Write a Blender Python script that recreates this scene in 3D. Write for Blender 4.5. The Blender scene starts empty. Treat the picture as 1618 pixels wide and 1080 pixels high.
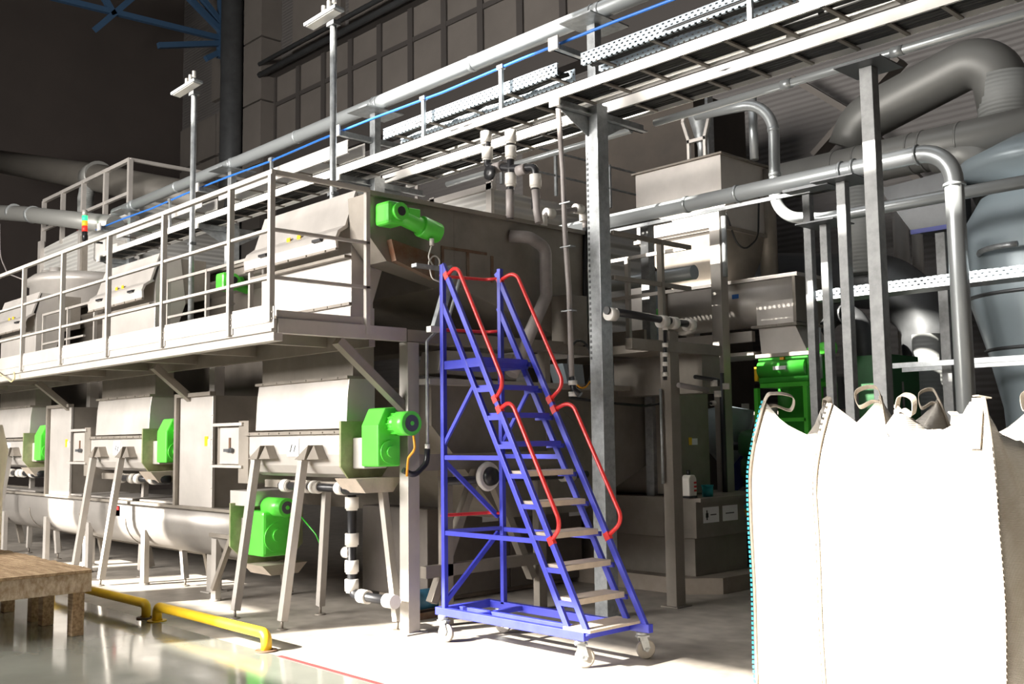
import bpy, bmesh, math, random
from mathutils import Vector as V, Matrix
random.seed(7)
sc = bpy.context.scene
col = sc.collection
# ------------------------------------------------------------------ camera
YAW, PIT, ROL, FPX, HC = 0.8139, 0.0937, -0.01325, 1613.1, 1.6
cf = V((-math.sin(YAW)*math.cos(PIT), math.cos(YAW)*math.cos(PIT), math.sin(PIT)))
cr0 = V((math.cos(YAW), math.sin(YAW), 0)); cu0 = cr0.cross(cf)
cr = cr0*math.cos(ROL)+cu0*math.sin(ROL); cu = -cr0*math.sin(ROL)+cu0*math.cos(ROL)
CAM = V((0, 0, HC))
cam = bpy.data.objects.new('camera', bpy.data.cameras.new('camera')); col.objects.link(cam)
m3 = Matrix((cr, cu, -cf)).transposed()
cam.matrix_world = Matrix.Translation(CAM) @ m3.to_4x4()
cam.data.sensor_width = 36; cam.data.lens = FPX*36/1618
cam.data.clip_start = .05; cam.data.clip_end = 200
sc.camera = cam

def at(px, py, x=None, y=None, z=None):
    """point of the world plane x=, y= or z= seen at a photo position (surveying helper)"""
    d = cr*((px-809)/FPX) - cu*((py-540)/FPX) + cf
    t = x/d.x if x is not None else (y/d.y if y is not None else (z-HC)/d.z)
    return CAM + d*t

# ------------------------------------------------------------------ materials
def nodes(name):
    m = bpy.data.materials.new(name); m.use_nodes = True
    return m, m.node_tree.nodes, m.node_tree.links, m.node_tree.nodes['Principled BSDF']
def mat(name, c, rough=.5, metal=0., var=0., scale=4., bump=0., spec=.5, c2=None, stretch=None):
    m, N, L, b = nodes(name)
    b.inputs['Roughness'].default_value = rough; b.inputs['Metallic'].default_value = metal
    b.inputs['Specular IOR Level'].default_value = spec
    if var or c2:
        tc = N.new('ShaderNodeTexCoord'); nz = N.new('ShaderNodeTexNoise')
        nz.inputs['Scale'].default_value = scale; nz.inputs['Detail'].default_value = 6; nz.inputs['Roughness'].default_value = .65
        src = tc.outputs['Object']
        if stretch:
            mp = N.new('ShaderNodeMapping'); mp.inputs['Scale'].default_value = stretch
            L.new(src, mp.inputs[0]); src = mp.outputs[0]
        L.new(src, nz.inputs['Vector'])
        cr_ = N.new('ShaderNodeValToRGB')
        a = c2 if c2 else tuple(v*(1-var) for v in c); e = c if c2 else tuple(min(1, v*(1+var*.5)) for v in c)
        cr_.color_ramp.elements[0].position = .32; cr_.color_ramp.elements[1].position = .66
        cr_.color_ramp.elements[0].color = (*a, 1); cr_.color_ramp.elements[1].color = (*e, 1)
        L.new(nz.outputs['Fac'], cr_.inputs['Fac']); L.new(cr_.outputs[0], b.inputs['Base Color'])
        rr = N.new('ShaderNodeMapRange'); rr.inputs[3].default_value = max(0, rough-.08); rr.inputs[4].default_value = min(1, rough+.1)
        L.new(nz.outputs['Fac'], rr.inputs[0]); L.new(rr.outputs[0], b.inputs['Roughness'])
        if bump:
            bp = N.new('ShaderNodeBump'); bp.inputs['Strength'].default_value = bump; bp.inputs['Distance'].default_value = .02
            L.new(nz.outputs['Fac'], bp.inputs['Height']); L.new(bp.outputs[0], b.inputs['Normal'])
    else:
        b.inputs['Base Color'].default_value = (*c, 1)
    return m
STEEL = mat('stainless_steel', (.65, .61, .57), .38, .45, .12, 1.7)
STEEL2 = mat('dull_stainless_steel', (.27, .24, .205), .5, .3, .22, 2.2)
FRAME = mat('pickled_steel_frame', (.45, .42, .385), .5, .25, .12, 3)
GALV = mat('galvanised_steel', (.40, .42, .43), .38, .5, .28, 14)
PIPE = mat('zinc_pipe', (.50, .53, .54), .33, .5)
DUCT = mat('spiral_duct_zinc', (.30, .30, .285), .42, .35)
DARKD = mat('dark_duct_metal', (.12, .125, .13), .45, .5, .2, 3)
TRAY = mat('cable_tray_zinc', (.80, .77, .73), .35, .25, .06, 3)
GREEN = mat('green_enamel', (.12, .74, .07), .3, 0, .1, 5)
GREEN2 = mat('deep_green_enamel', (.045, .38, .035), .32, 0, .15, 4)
PLATE = mat('greasy_end_plate', (.30, .32, .17), .5, .2, .3, 7)
BLUE = mat('blue_enamel', (.045, .055, .48), .35, 0, .15, 6)
BLUEC = mat('blue_cabinet_paint', (.03, .05, .38), .4, 0, .1, 3)
RED = mat('red_enamel', (.62, .03, .03), .3, 0, .1, 6)
YELLOW = mat('yellow_barrier_paint', (.80, .50, .02), .35, 0, .1, 6)
BLACK = mat('black_pvc', (.018, .018, .02), .35)
WHITE = mat('white_pvc', (.74, .71, .66), .4, 0, .08, 8)
GREYP = mat('grey_plastic', (.30, .27, .26), .5, 0, .15, 8)
HOSE = mat('blue_hose', (.03, .17, .62), .4)
GALVP = mat('weathered_galvanised_post', (.26, .265, .265), .55, .15, .3, 12)
STEELT = mat('trough_steel', (.36, .335, .31), .42, .35, .14, 2)
STEELSH = mat('shaded_tank_steel', (.115, .10, .085), .4, .6, .25, 2)  # darker tank steel, shade between the hoods put into the colour
PAPER = mat('white_paper', (.85, .85, .86), .7)
INK = mat('black_ink', (.03, .03, .03), .7)
RUST = mat('rusty_steel', (.20, .15, .105), .7, .1, 0, 5, .2, c2=(.13, .05, .02))
CABLE = mat('black_cable', (.02, .02, .02), .5)
ORANGE = mat('orange_cable', (.75, .33, .02), .5)
BEIGE = mat('dusty_tread', (.47, .40, .33), .7, 0, .15, 9)
WOOD = mat('weathered_pallet_wood', (.50, .36, .22), .75, 0, 0, 6, .4, c2=(.20, .12, .06), stretch=(.6, 6, 6))
WOODW = mat('pale_pallet_wood', (.62, .52, .40), .7, 0, 0, 5, .3, c2=(.30, .2, .11), stretch=(1, 5, 3))  # paler wood for the end board of the stand
RUBBER = mat('grey_wheel_rubber', (.36, .33, .29), .6, 0, .1, 9)
STEELB = mat('blue_truss_steel', (.045, .10, .19), .5)
CYCL = mat('blue_grey_paint', (.36, .43, .47), .35, .1, .05, 1.5)
CONC = mat('plinth_concrete', (.33, .28, .23), .8, 0, .2, 4, .1)
TEAL = mat('teal_plastic', (.02, .30, .33), .4)
STRAP = mat('grey_webbing', (.42, .37, .31), .8, 0, .2, 30)
TEALS = mat('turquoise_stitch', (.05, .42, .52), .8)
FABR = None
def fabric():
    m, N, L, b = nodes('woven_polypropylene')
    tc = N.new('ShaderNodeTexCoord')
    w = N.new('ShaderNodeTexWave'); w.inputs['Scale'].default_value = 60; w.bands_direction = 'Z'
    n = N.new('ShaderNodeTexNoise'); n.inputs['Scale'].default_value = 3.2; n.inputs['Detail'].default_value = 7
    L.new(tc.outputs['Object'], w.inputs[0]); L.new(tc.outputs['Object'], n.inputs[0])
    r = N.new('ShaderNodeValToRGB'); r.color_ramp.elements[0].color = (.56, .49, .40, 1); r.color_ramp.elements[1].color = (.74, .70, .64, 1)
    r.color_ramp.elements[0].position = .3; r.color_ramp.elements[1].position = .55
    L.new(n.outputs[0], r.inputs[0]); L.new(r.outputs[0], b.inputs['Base Color'])
    mx = N.new('ShaderNodeMath'); mx.operation = 'MULTIPLY_ADD'; mx.inputs[1].default_value = .12
    L.new(w.outputs['Fac'], mx.inputs[0]); L.new(n.outputs[0], mx.inputs[2])
    bp = N.new('ShaderNodeBump'); bp.inputs['Strength'].default_value = .6; bp.inputs['Distance'].default_value = .04
    L.new(mx.outputs[0], bp.inputs['Height']); L.new(bp.outputs[0], b.inputs['Normal'])
    b.inputs['Roughness'].default_value = .65
    return m
FABR = fabric()
def perforated():
    m, N, L, b = nodes('perforated_zinc')
    b.inputs['Base Color'].default_value = (.62, .72, .80, 1); b.inputs['Roughness'].default_value = .35; b.inputs['Metallic'].default_value = .2
    tc = N.new('ShaderNodeTexCoord'); sp = N.new('ShaderNodeSeparateXYZ'); L.new(tc.outputs['Object'], sp.inputs[0])
    def saw(out, per, off=None):
        a = N.new('ShaderNodeMath'); a.operation = 'MULTIPLY'; a.inputs[1].default_value = 1/per; L.new(out, a.inputs[0])
        s = a.outputs[0]
        if off: 
            ad = N.new('ShaderNodeMath'); ad.operation = 'ADD'; L.new(s, ad.inputs[0]); L.new(off, ad.inputs[1]); s = ad.outputs[0]
        f = N.new('ShaderNodeMath'); f.operation = 'FRACT'; L.new(s, f.inputs[0])
        g = N.new('ShaderNodeMath'); g.operation = 'LESS_THAN'; g.inputs[1].default_value = .42; L.new(f.outputs[0], g.inputs[0])
        return g.outputs[0], s
    zz, zs = saw(sp.outputs['Z'], .032)
    fl = N.new('ShaderNodeMath'); fl.operation = 'FLOOR'; L.new(zs, fl.inputs[0])
    h = N.new('ShaderNodeMath'); h.operation = 'MULTIPLY'; h.inputs[1].default_value = .5; L.new(fl.outputs[0], h.inputs[0])
    xx, _ = saw(sp.outputs['X'], .06, h.outputs[0])
    mu = N.new('ShaderNodeMath'); mu.operation = 'MULTIPLY'; L.new(zz, mu.inputs[0]); L.new(xx, mu.inputs[1])
    tr = N.new('ShaderNodeBsdfTransparent'); mi = N.new('ShaderNodeMixShader')
    L.new(mu.outputs[0], mi.inputs[0]); L.new(b.outputs[0], mi.inputs[1]); L.new(tr.outputs[0], mi.inputs[2])
    L.new(mi.outputs[0], N['Material Output'].inputs[0])
    return m
PERF = perforated()
def floor_mat():
    m, N, L, b = nodes('polished_concrete')
    tc = N.new('ShaderNodeTexCoord'); sp = N.new('ShaderNodeSeparateXYZ'); L.new(tc.outputs['Object'], sp.inputs[0])
    n = N.new('ShaderNodeTexNoise'); n.inputs['Scale'].default_value = .9; n.inputs['Detail'].default_value = 8; L.new(tc.outputs['Object'], n.inputs[0])
    n2 = N.new('ShaderNodeTexNoise'); n2.inputs['Scale'].default_value = 5; n2.inputs['Detail'].default_value = 6; L.new(tc.outputs['Object'], n2.inputs[0])
    st = N.new('ShaderNodeMath'); st.operation = 'GREATER_THAN'; st.inputs[1].default_value = 4.08; L.new(sp.outputs['Y'], st.inputs[0])
    def ramp(a, e, src):
        r = N.new('ShaderNodeValToRGB'); r.color_ramp.elements[0].position = .3; r.color_ramp.elements[1].position = .7
        r.color_ramp.elements[0].color = (*a, 1); r.color_ramp.elements[1].color = (*e, 1); L.new(src, r.inputs[0]); return r.outputs[0]
    aisle = ramp((.17, .175, .15), (.27, .275, .24), n.outputs[0]); zone = ramp((.26, .235, .205), (.42, .38, .335), n2.outputs[0])
    mx = N.new('ShaderNodeMix'); mx.data_type = 'RGBA'; L.new(st.outputs[0], mx.inputs[0]); L.new(aisle, mx.inputs[6]); L.new(zone, mx.inputs[7])
    L.new(mx.outputs[2], b.inputs['Base Color'])
    rg = N.new('ShaderNodeMapRange'); rg.inputs[3].default_value = .03; rg.inputs[4].default_value = .42; L.new(st.outputs[0], rg.inputs[0])
    ad = N.new('ShaderNodeMath'); ad.operation = 'MULTIPLY_ADD'; ad.inputs[1].default_value = .14; L.new(n2.outputs[0], ad.inputs[0]); L.new(rg.outputs[0], ad.inputs[2])
    L.new(ad.outputs[0], b.inputs['Roughness'])
    bp = N.new('ShaderNodeBump'); bp.inputs['Strength'].default_value = .08; bp.inputs['Distance'].default_value = .03
    L.new(n.outputs[0], bp.inputs['Height']); L.new(bp.outputs[0], b.inputs['Normal'])
    return m
def ribbed(name, c, per, axis='Z', depth=.5, c2=None):
    m, N, L, b = nodes(name)
    tc = N.new('ShaderNodeTexCoord'); w = N.new('ShaderNodeTexWave'); w.bands_direction = axis
    w.inputs['Scale'].default_value = 1/per/3.1416*1.0; w.inputs['Distortion'].default_value = 0
    L.new(tc.outputs['Object'], w.inputs[0])
    bp = N.new('ShaderNodeBump'); bp.inputs['Strength'].default_value = depth; bp.inputs['Distance'].default_value = .05
    L.new(w.outputs['Fac'], bp.inputs['Height']); L.new(bp.outputs[0], b.inputs['Normal'])
    n = N.new('ShaderNodeTexNoise'); n.inputs['Scale'].default_value = 1.5; n.inputs['Detail'].default_value = 5; L.new(tc.outputs['Object'], n.inputs[0])
    r = N.new('ShaderNodeValToRGB'); r.color_ramp.elements[0].color = (*[v*.8 for v in c], 1); r.color_ramp.elements[1].color = (*c, 1)
    L.new(n.outputs[0], r.inputs[0]); L.new(r.outputs[0], b.inputs['Base Color']); b.inputs['Roughness'].default_value = .6
    return m
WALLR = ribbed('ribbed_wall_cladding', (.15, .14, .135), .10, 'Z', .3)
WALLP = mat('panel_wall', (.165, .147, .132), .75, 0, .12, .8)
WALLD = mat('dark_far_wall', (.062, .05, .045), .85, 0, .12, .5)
MULL = mat('wall_joint_strip', (.07, .062, .058), .7)
CORR = ribbed('corrugated_white_steel', (.62, .61, .58), .16, 'Z', .9)
DUCTR = ribbed('ribbed_spiral_duct', (.34, .35, .34), .05, 'Z', .16)

# ------------------------------------------------------------------ mesh builder
ORG = {}
class MB:
    def __init__(s): s.bm = bmesh.new()
    def _f(s, vs, smooth=False):
        try:
            f = s.bm.faces.new(vs); f.smooth = smooth; return f
        except ValueError: return None
    def hexa(s, P):
        v = [s.bm.verts.new(p) for p in P]
        for q in ((0,3,2,1),(4,5,6,7),(0,1,5,4),(1,2,6,5),(2,3,7,6),(3,0,4,7)): s._f([v[i] for i in q])
        return s
    def box(s, a, b):
        x0,x1=sorted((a[0],b[0])); y0,y1=sorted((a[1],b[1])); z0,z1=sorted((a[2],b[2]))
        return s.hexa([(x0,y0,z0),(x1,y0,z0),(x1,y1,z0),(x0,y1,z0),(x0,y0,z1),(x1,y0,z1),(x1,y1,z1),(x0,y1,z1)])
    def bar(s, p, q, w, h=None, up=(0,0,1)):
        p=V(p); q=V(q); h=h or w; d=(q-p).normalized(); u=V(up)
        if abs(d.dot(u))>.98: u=V((0,1,0))
        r=d.cross(u).normalized(); u=r.cross(d)
        o=[(-1,-1),(1,-1),(1,1),(-1,1)]
        return s.hexa([p+r*(a*w/2)+u*(b*h/2) for a,b in o]+[q+r*(a*w/2)+u*(b*h/2) for a,b in o])
    def prism(s, poly, axis, a, b):
        def mk(t, c): return {'x':(c,t[0],t[1]),'y':(t[0],c,t[1]),'z':(t[0],t[1],c)}[axis]
        va=[s.bm.verts.new(mk(t,a)) for t in poly]; vb=[s.bm.verts.new(mk(t,b)) for t in poly]
        s._f(va); s._f(vb[::-1]); n=len(poly)
        for i in range(n): s._f([va[i],va[(i+1)%n],vb[(i+1)%n],vb[i]])
        return s
    def cyl(s, p, q, r0, r1=None, n=16, cap=True):
        p=V(p); q=V(q); r1=r0 if r1 is None else r1; d=(q-p).normalized()
        u=d.orthogonal().normalized(); w=d.cross(u)
        A=[];B=[]
        for i in range(n):
            t=2*math.pi*i/n; e=u*math.cos(t)+w*math.sin(t)
            A.append(s.bm.verts.new(p+e*r0)); B.append(s.bm.verts.new(q+e*r1))
        for i in range(n): s._f([A[i],A[(i+1)%n],B[(i+1)%n],B[i]],True)
        if cap: s._f(A[::-1]); s._f(B)
        return s
    def tube(s, pts, r, n=12, fil=0., cap=True, seg=6):
        P=[V(p) for p in pts]
        if fil>0 and len(P)>2:
            Q=[P[0]]
            for i in range(1,len(P)-1):
                a=P[i-1]-P[i]; b=P[i+1]-P[i]; la,lb=a.length,b.length; a.normalize(); b.normalize()
                ang=a.angle(b)
                if ang>3.05: Q.append(P[i]); continue
                t=min(fil/math.tan(ang/2), la*.49, lb*.49); R=t*math.tan(ang/2)
                c=P[i]+(a+b).normalized()*(R/math.sin(ang/2))
                s0=P[i]+a*t-c; s1=P[i]+b*t-c; tot=s0.angle(s1); ax=s0.cross(s1).normalized()
                for k in range(seg+1): Q.append(c+Matrix.Rotation(tot*k/seg,3,ax)@s0)
            Q.append(P[-1]); P=Q
        rings=[]; prev=None
        for i,p in enumerate(P):
            d=(P[min(i+1,len(P)-1)]-P[max(i-1,0)]).normalized()
            if prev is None: u=d.orthogonal().normalized()
            else:
                u=(prev-d*prev.dot(d)).normalized()
            prev=u; w=d.cross(u)
            rings.append([s.bm.verts.new(p+(u*math.cos(2*math.pi*k/n)+w*math.sin(2*math.pi*k/n))*r) for k in range(n)])
        for A,B in zip(rings,rings[1:]):
            for k in range(n): s._f([A[k],A[(k+1)%n],B[(k+1)%n],B[k]],True)
        if cap: s._f(rings[0][::-1]); s._f(rings[-1])
        return s
    def lathe(s, c, prof, n=32, d=(0,0,1)):
        c=V(c); d=V(d).normalized(); u=d.orthogonal().normalized(); w=d.cross(u); R=[]
        for r,z in prof:
            R.append([s.bm.verts.new(c+d*z+(u*math.cos(2*math.pi*k/n)+w*math.sin(2*math.pi*k/n))*max(r,1e-4)) for k in range(n)])
        for A,B in zip(R,R[1:]):
            for k in range(n): s._f([A[k],A[(k+1)%n],B[(k+1)%n],B[k]],True)
        s._f(R[0][::-1]); s._f(R[-1]); return s
    def bolts(s, p, q, n, r=.008, h=.008, d=(0,-1,0)):
        p=V(p); q=V(q)
        for i in range(n):
            c=p.lerp(q,(i+.5)/n); s.cyl(c, c+V(d)*h, r, n=6)
        return s
    def build(s, name, m, parent=None, bev=0., loc=None, solid=0.):
        bmesh.ops.recalc_face_normals(s.bm, faces=s.bm.faces)
        if parent is not None: o3=ORG[parent.name]
        elif loc is not None: o3=V(loc)
        else:
            vs=[v.co for v in s.bm.verts]
            o3=V(((min(v.x for v in vs)+max(v.x for v in vs))/2,(min(v.y for v in vs)+max(v.y for v in vs))/2,min(v.z for v in vs)))
        for v in s.bm.verts: v.co-=o3
        me=bpy.data.meshes.new(name); s.bm.to_mesh(me); s.bm.free(); me.materials.append(m)
        o=bpy.data.objects.new(name, me); col.objects.link(o); ORG[o.name]=o3.copy()
        if parent is not None: o.parent=parent
        else: o.location=o3
        if bev:
            b=o.modifiers.new('bevel','BEVEL'); b.width=bev; b.segments=2; b.limit_method='ANGLE'
        return o
def parts(b, name, m, parent, bev=0.):
    """one part object per loose shell of the builder"""
    bm=b.bm; bm.verts.ensure_lookup_table(); seen=set(); out=[]
    for v in bm.verts:
        if v in seen: continue
        st=[v]; seen.add(v); isl=[]
        while st:
            q=st.pop(); isl.append(q)
            for e in q.link_edges:
                w=e.other_vert(q)
                if w not in seen: seen.add(w); st.append(w)
        n=MB(); mp={q:n.bm.verts.new(q.co) for q in isl}; fs={f for q in isl for f in q.link_faces}
        for f in fs: n._f([mp[q] for q in f.verts], f.smooth)
        out.append(n.build(name,m,parent,bev))
    bm.free(); return out
def tag(o, label, cat, group=None, kind=None):
    o['label']=label; o['category']=cat
    if group: o['group']=group
    if kind: o['kind']=kind
    return o
def thing(name, label, cat, loc, group=None):
    o=bpy.data.objects.new(name, None); col.objects.link(o); o.location=loc; o.empty_display_size=.1
    ORG[o.name]=V(loc); return tag(o,label,cat,group)
def struct(o): o['kind']='structure'; return o
def lab(o, l): o['label']=l; return o
def copy_tree(o, off, parent=None):
    c=o.copy(); col.objects.link(c)
    if parent is None: c.location=o.location+V(off)
    else: c.parent=parent
    ORG[c.name]=ORG[o.name]+V(off)
    for ch in [x for x in list(bpy.data.objects) if x.parent==o]: copy_tree(ch, off, c)
    return c
def dup(o, off, label):
    c=copy_tree(o, off); c['label']=label; return c

# ================================================================== THE HALL
XL, YB, YF, XR, ZC = -34.0, 16.0, -7.0, 9.0, 19.0
struct(MB().box((XL-.3,YF-.3,-.3),(XR+.3,YB+.3,0)).build('floor', floor_mat(), loc=(0,0,0)))
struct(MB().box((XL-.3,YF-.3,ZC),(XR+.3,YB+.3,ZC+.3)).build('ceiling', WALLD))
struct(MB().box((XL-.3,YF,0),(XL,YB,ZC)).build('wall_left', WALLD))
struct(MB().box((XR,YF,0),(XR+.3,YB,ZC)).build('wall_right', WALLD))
# back wall: ribbed cladding low, panelled bands above
b=MB().box((XL,YB,0),(XR,YB+.3,ZC)); struct(b.build('wall_back', WALLR))
b=MB().box((-27.5,YB-.12,8.2),(-4.5,YB,9.1)); struct(b.build('trim_1', MULL))
b=MB().box((-27.4,YB-.2,10.25),(XR,YB-.001,12.75)); struct(b.build('trim_2', WALLP))
b=MB(); x=-27.3
while x<XR-.3:
    b.box((x,YB-.26,10.25),(x+.2,YB-.2,12.75)); x+=1.365
b.box((-27.4,YB-.25,11.82),(XR,YB-.2,11.95)); b.box((-27.4,YB-.45,12.75),(XR,YB-.2,12.95)); struct(b.build('trim_3', MULL))
b=MB().box((-27.4,YB-.6,9.5),(XR,YB-.001,10.25)); struct(b.build('trim_4', MULL))
b=MB()
for i in range(12): b.box((-26.3+i*3.0,YB-.16,13.1),(-26.3+i*3.0+2.6,YB-.001,18.6))
struct(b.build('trim_5', WALLP))
b=MB()
x=-33.8
while x<-29.6: b.box((x,YB-.16,9.6),(x+1.25,YB-.001,11.1)); b.box((x,YB-.16,11.2),(x+1.25,YB-.001,12.6)); x+=1.36
b.box((-31.5,YB-.16,13.1),(-30.1,YB-.001,18.6)); struct(b.build('trim_6', WALLP))
b=MB()
for i in range(8): b.box((-28.3,YB-.7,i*2.0),(-27.2,YB-.001,i*2.0+1.94))
struct(b.build('trim_7', WALLP))
# unseen front wall behind the camera; openings added to shape the sun patches
SUN_CUTS=[(-8.3,-4.9,7.1,9.75),(-11.8,-8.3,6.6,8.15),(-18.7,-17.8,7.4,8.45),(-16.4,-15.15,7.2,8.5),(-14.4,-13.0,7.25,7.55),(-14.4,-11.3,13.32,14.9),(-20.0,-6.4,12.8,13.3)]
def wall_with_openings(x0,x1,z0,z1,ops,y0,y1):
    b=MB(); xs=sorted({x0,x1,*[o[0] for o in ops],*[o[1] for o in ops]}); zs=sorted({z0,z1,*[o[2] for o in ops],*[o[3] for o in ops]})
    for a,c in zip(xs,xs[1:]):
        for d,e in zip(zs,zs[1:]):
            mx,mz=(a+c)/2,(d+e)/2
            if any(o[0]<mx<o[1] and o[2]<mz<o[3] for o in ops): continue
            b.box((a,y0,d),(c,y1,e))
    return b
struct(wall_with_openings(XL,XR,0,ZC,SUN_CUTS,YF-.15,YF).build('wall_front_gobo', WALLD))

# services along the back wall
w=MB().tube([(-28.65,15.1,0),(-28.65,15.1,ZC-.01)],.36,20); tag(w.build('rainwater_downpipe', DARKD),'tall thick grey vertical pipe against the panelled back wall','pipe')
w=MB().tube([(-27.3,15.3,13.1),(4,15.3,13.1)],.07,8); tag(w.build('wall_pipe', DARKD),'upper of two thin dark pipes along the panelled back wall','pipe')
w=MB().tube([(-27.3,15.3,12.75),(4,15.3,12.75)],.09,8); tag(w.build('wall_pipe', DARKD),'lower of two thin dark pipes along the panelled back wall','pipe')
t=thing('roof_truss','blue lattice steel truss below the roof in the upper left','truss',(-30,13,14))
P=lambda a,c:at(a,c,x=-30)
MB().bar(P(80,-5),P(362,64),.16).build('chord',STEELB,t)
for a,c in (((150,47),(215,-8)),((180,24),(160,-12)),((290,-12),(362,62)),((312,-12),(372,66)),((250,72),(372,68)),((325,93),(372,70))):
    MB().bar(P(*a),P(*c),.17).build('strut',STEELB,t)
MB().box((-30.12,15.3,14.1),(-29.9,15.75,18.8)).build('gusset_post',STEELB,t)
t=thing('wall_brace','pale diagonal steel braces crossing on the ribbed wall behind the ducts','brace',at(1340,170,y=15.4))
for a,c,w_ in (((1255,125),(1345,178),.22),((1290,246),(1425,95),.3),((1345,178),(1500,330),.2)):
    MB().bar(at(*a,y=15.5),at(*c,y=15.5),w_,.1).build('brace_bar',WALLP,t)

# ================================================================== PLATFORM
PX, PY, PZ = -6.85, 3.96, 2.5
XE = -19.5
t=thing('walkway_platform','long grey steel walkway deck along the machines','platform',(-13,4.6,2.4))
MB().box((XE,PY,2.43),(PX,PY+.05,2.53)).box((XE,PY+.02,2.36),(PX,PY+.10,2.43)).build('edge_beam',FRAME,t,.004)
MB().box((PX-.05,PY+.052,2.42),(PX+.012,5.24,2.535)).build('end_beam',FRAME,t,.004)
MB().box((XE,PY+.05,2.5),(PX-.05,4.93,2.52)).build('deck_plate',STEEL2,t)
for i in range(11):
    x=-7.5-i*1.2
    MB().box((x-.03,PY+.1,2.40),(x+.03,4.93,2.5)).build('joist',STEEL2,t)
MB().box((XE,4.86,2.36),(PX,4.92,2.5)).build('rear_beam',STEEL2,t)
MB().box((PX-.1,5.25,2.425),(PX+.008,7.2,2.525)).build('cross_beam',STEEL2,t)
for i,x in enumerate((PX-.07,-10.35,-13.85)):
    MB().bar((x,4.6,2.40),(x,5.27,1.86),.07,.09,(1,0,0)).build('diagonal_brace',STEEL2,t)
    MB().box((x-.04,5.25,0),(x+.08,5.37,2.42)).box((x-.08,5.2,0),(x+.12,5.42,.012)).build('column',FRAME,t,.004)
# toe board pieces bolted between the rail posts
xs=[PX]+[-7.49-1.235*i for i in range(9)]
for i in range(8):
    b=MB().box((xs[i+1]+.04,PY-.006,2.5),(xs[i]-.03,PY,2.64))
    b.build('toe_board',FRAME,t)
# railing
r=thing('guard_railing','front guard railing with three rails along the walkway edge','railing',(PX,PY,2.5))
for i,z,w_ in ((0,3.66,.04),(1,3.215,.025),(2,2.845,.025)):
    MB().box((XE,PY-.02,z-w_/2),(PX+.02,PY+.02,z+w_/2)).build('rail',FRAME,r,.003)
    MB().box((PX-.02,PY+.02,z-w_/2),(PX+.02,4.86,z+w_/2)).build('end_rail',FRAME,r,.003)
for i,x in enumerate(xs):
    MB().box((x-.022,PY-.03,2.44 if i else 2.5),(x+.022,PY+.015,3.64)).box((x+.01,PY-.008,2.45),(x+.05,PY,2.62)).bolts((x+.03,PY-.008,2.5),(x+.03,PY-.008,2.6),2).build('post',FRAME,r,.003)
MB().box((PX-.02,4.82,2.46),(PX+.02,4.86,3.64)).build('post',FRAME,r,.003)
MB().box((PX-.03,PY+.06,2.536),(PX-.02,4.8,2.6)).build('toe_board',FRAME,r)
# inner railing between the machines
for k,(xa,xb,lb) in enumerate(((-9.05,-10.9,'short two-rail guard behind the walkway between first and second hood'),(-13.0,-14.85,'short two-rail guard behind the walkway between second and third hood'))):
    r=thing('inner_railing',lb,'railing',(xa,5.0,2.5),'guards between the hoods')
    for x in (xa,xa-.92,xb): MB().box((x-.018,4.98,2.5),(x+.018,5.02,3.42)).build('post',FRAME,r)
    MB().box((xb,4.985,3.39),(xa,5.015,3.42)).build('rail',FRAME,r); MB().box((xb,4.985,2.98),(xa-.35,5.015,3.005)).build('rail',FRAME,r)
# tall lamp poles on the platform line
for px,py0,py1,lb in ((527,292,38,'nearer tall thin pole with a tilted floodlight rising above the walkway'),(307,372,148,'farther tall thin pole with a tilted floodlight above the walkway')):
    A=at(px,py0,y=5.2); B=at(px,py1,y=5.2)
    t=thing('lamp_pole',lb,'lamp pole',(B.x,5.2,2.5),'floodlight poles')
    MB().cyl((B.x,5.2,2.52),(B.x,5.2,B.z),.032,n=12).build('pole',GALV,t)
    parts(MB().box((B.x-.05,5.17,A.z-.1),(B.x+.05,5.23,A.z-.07)).box((B.x-.06,5.16,B.z-.02),(B.x+.06,5.24,B.z+.02)),'bracket',DARKD,t)
    c=V((B.x-.05,5.15,B.z+.08)); d=V((.42,.10,.10))
    MB().bar(c-d*.45-V((.05,0,0)),c+d*.4,.13,.035).build('floodlight',GALV,t,.006)
    MB().bar(c-d*.4-V((.05,0,.022)),c+d*.34-V((0,0,.022)),.10,.006).build('lens',WHITE,t)
    for k in range(3): MB().cyl(c+V((-.04+.09*k,0,.04+.02*k)),c+V((-.04+.09*k,0,.11+.02*k)),.022,n=8).build('cable_gland',WHITE,t)

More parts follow.
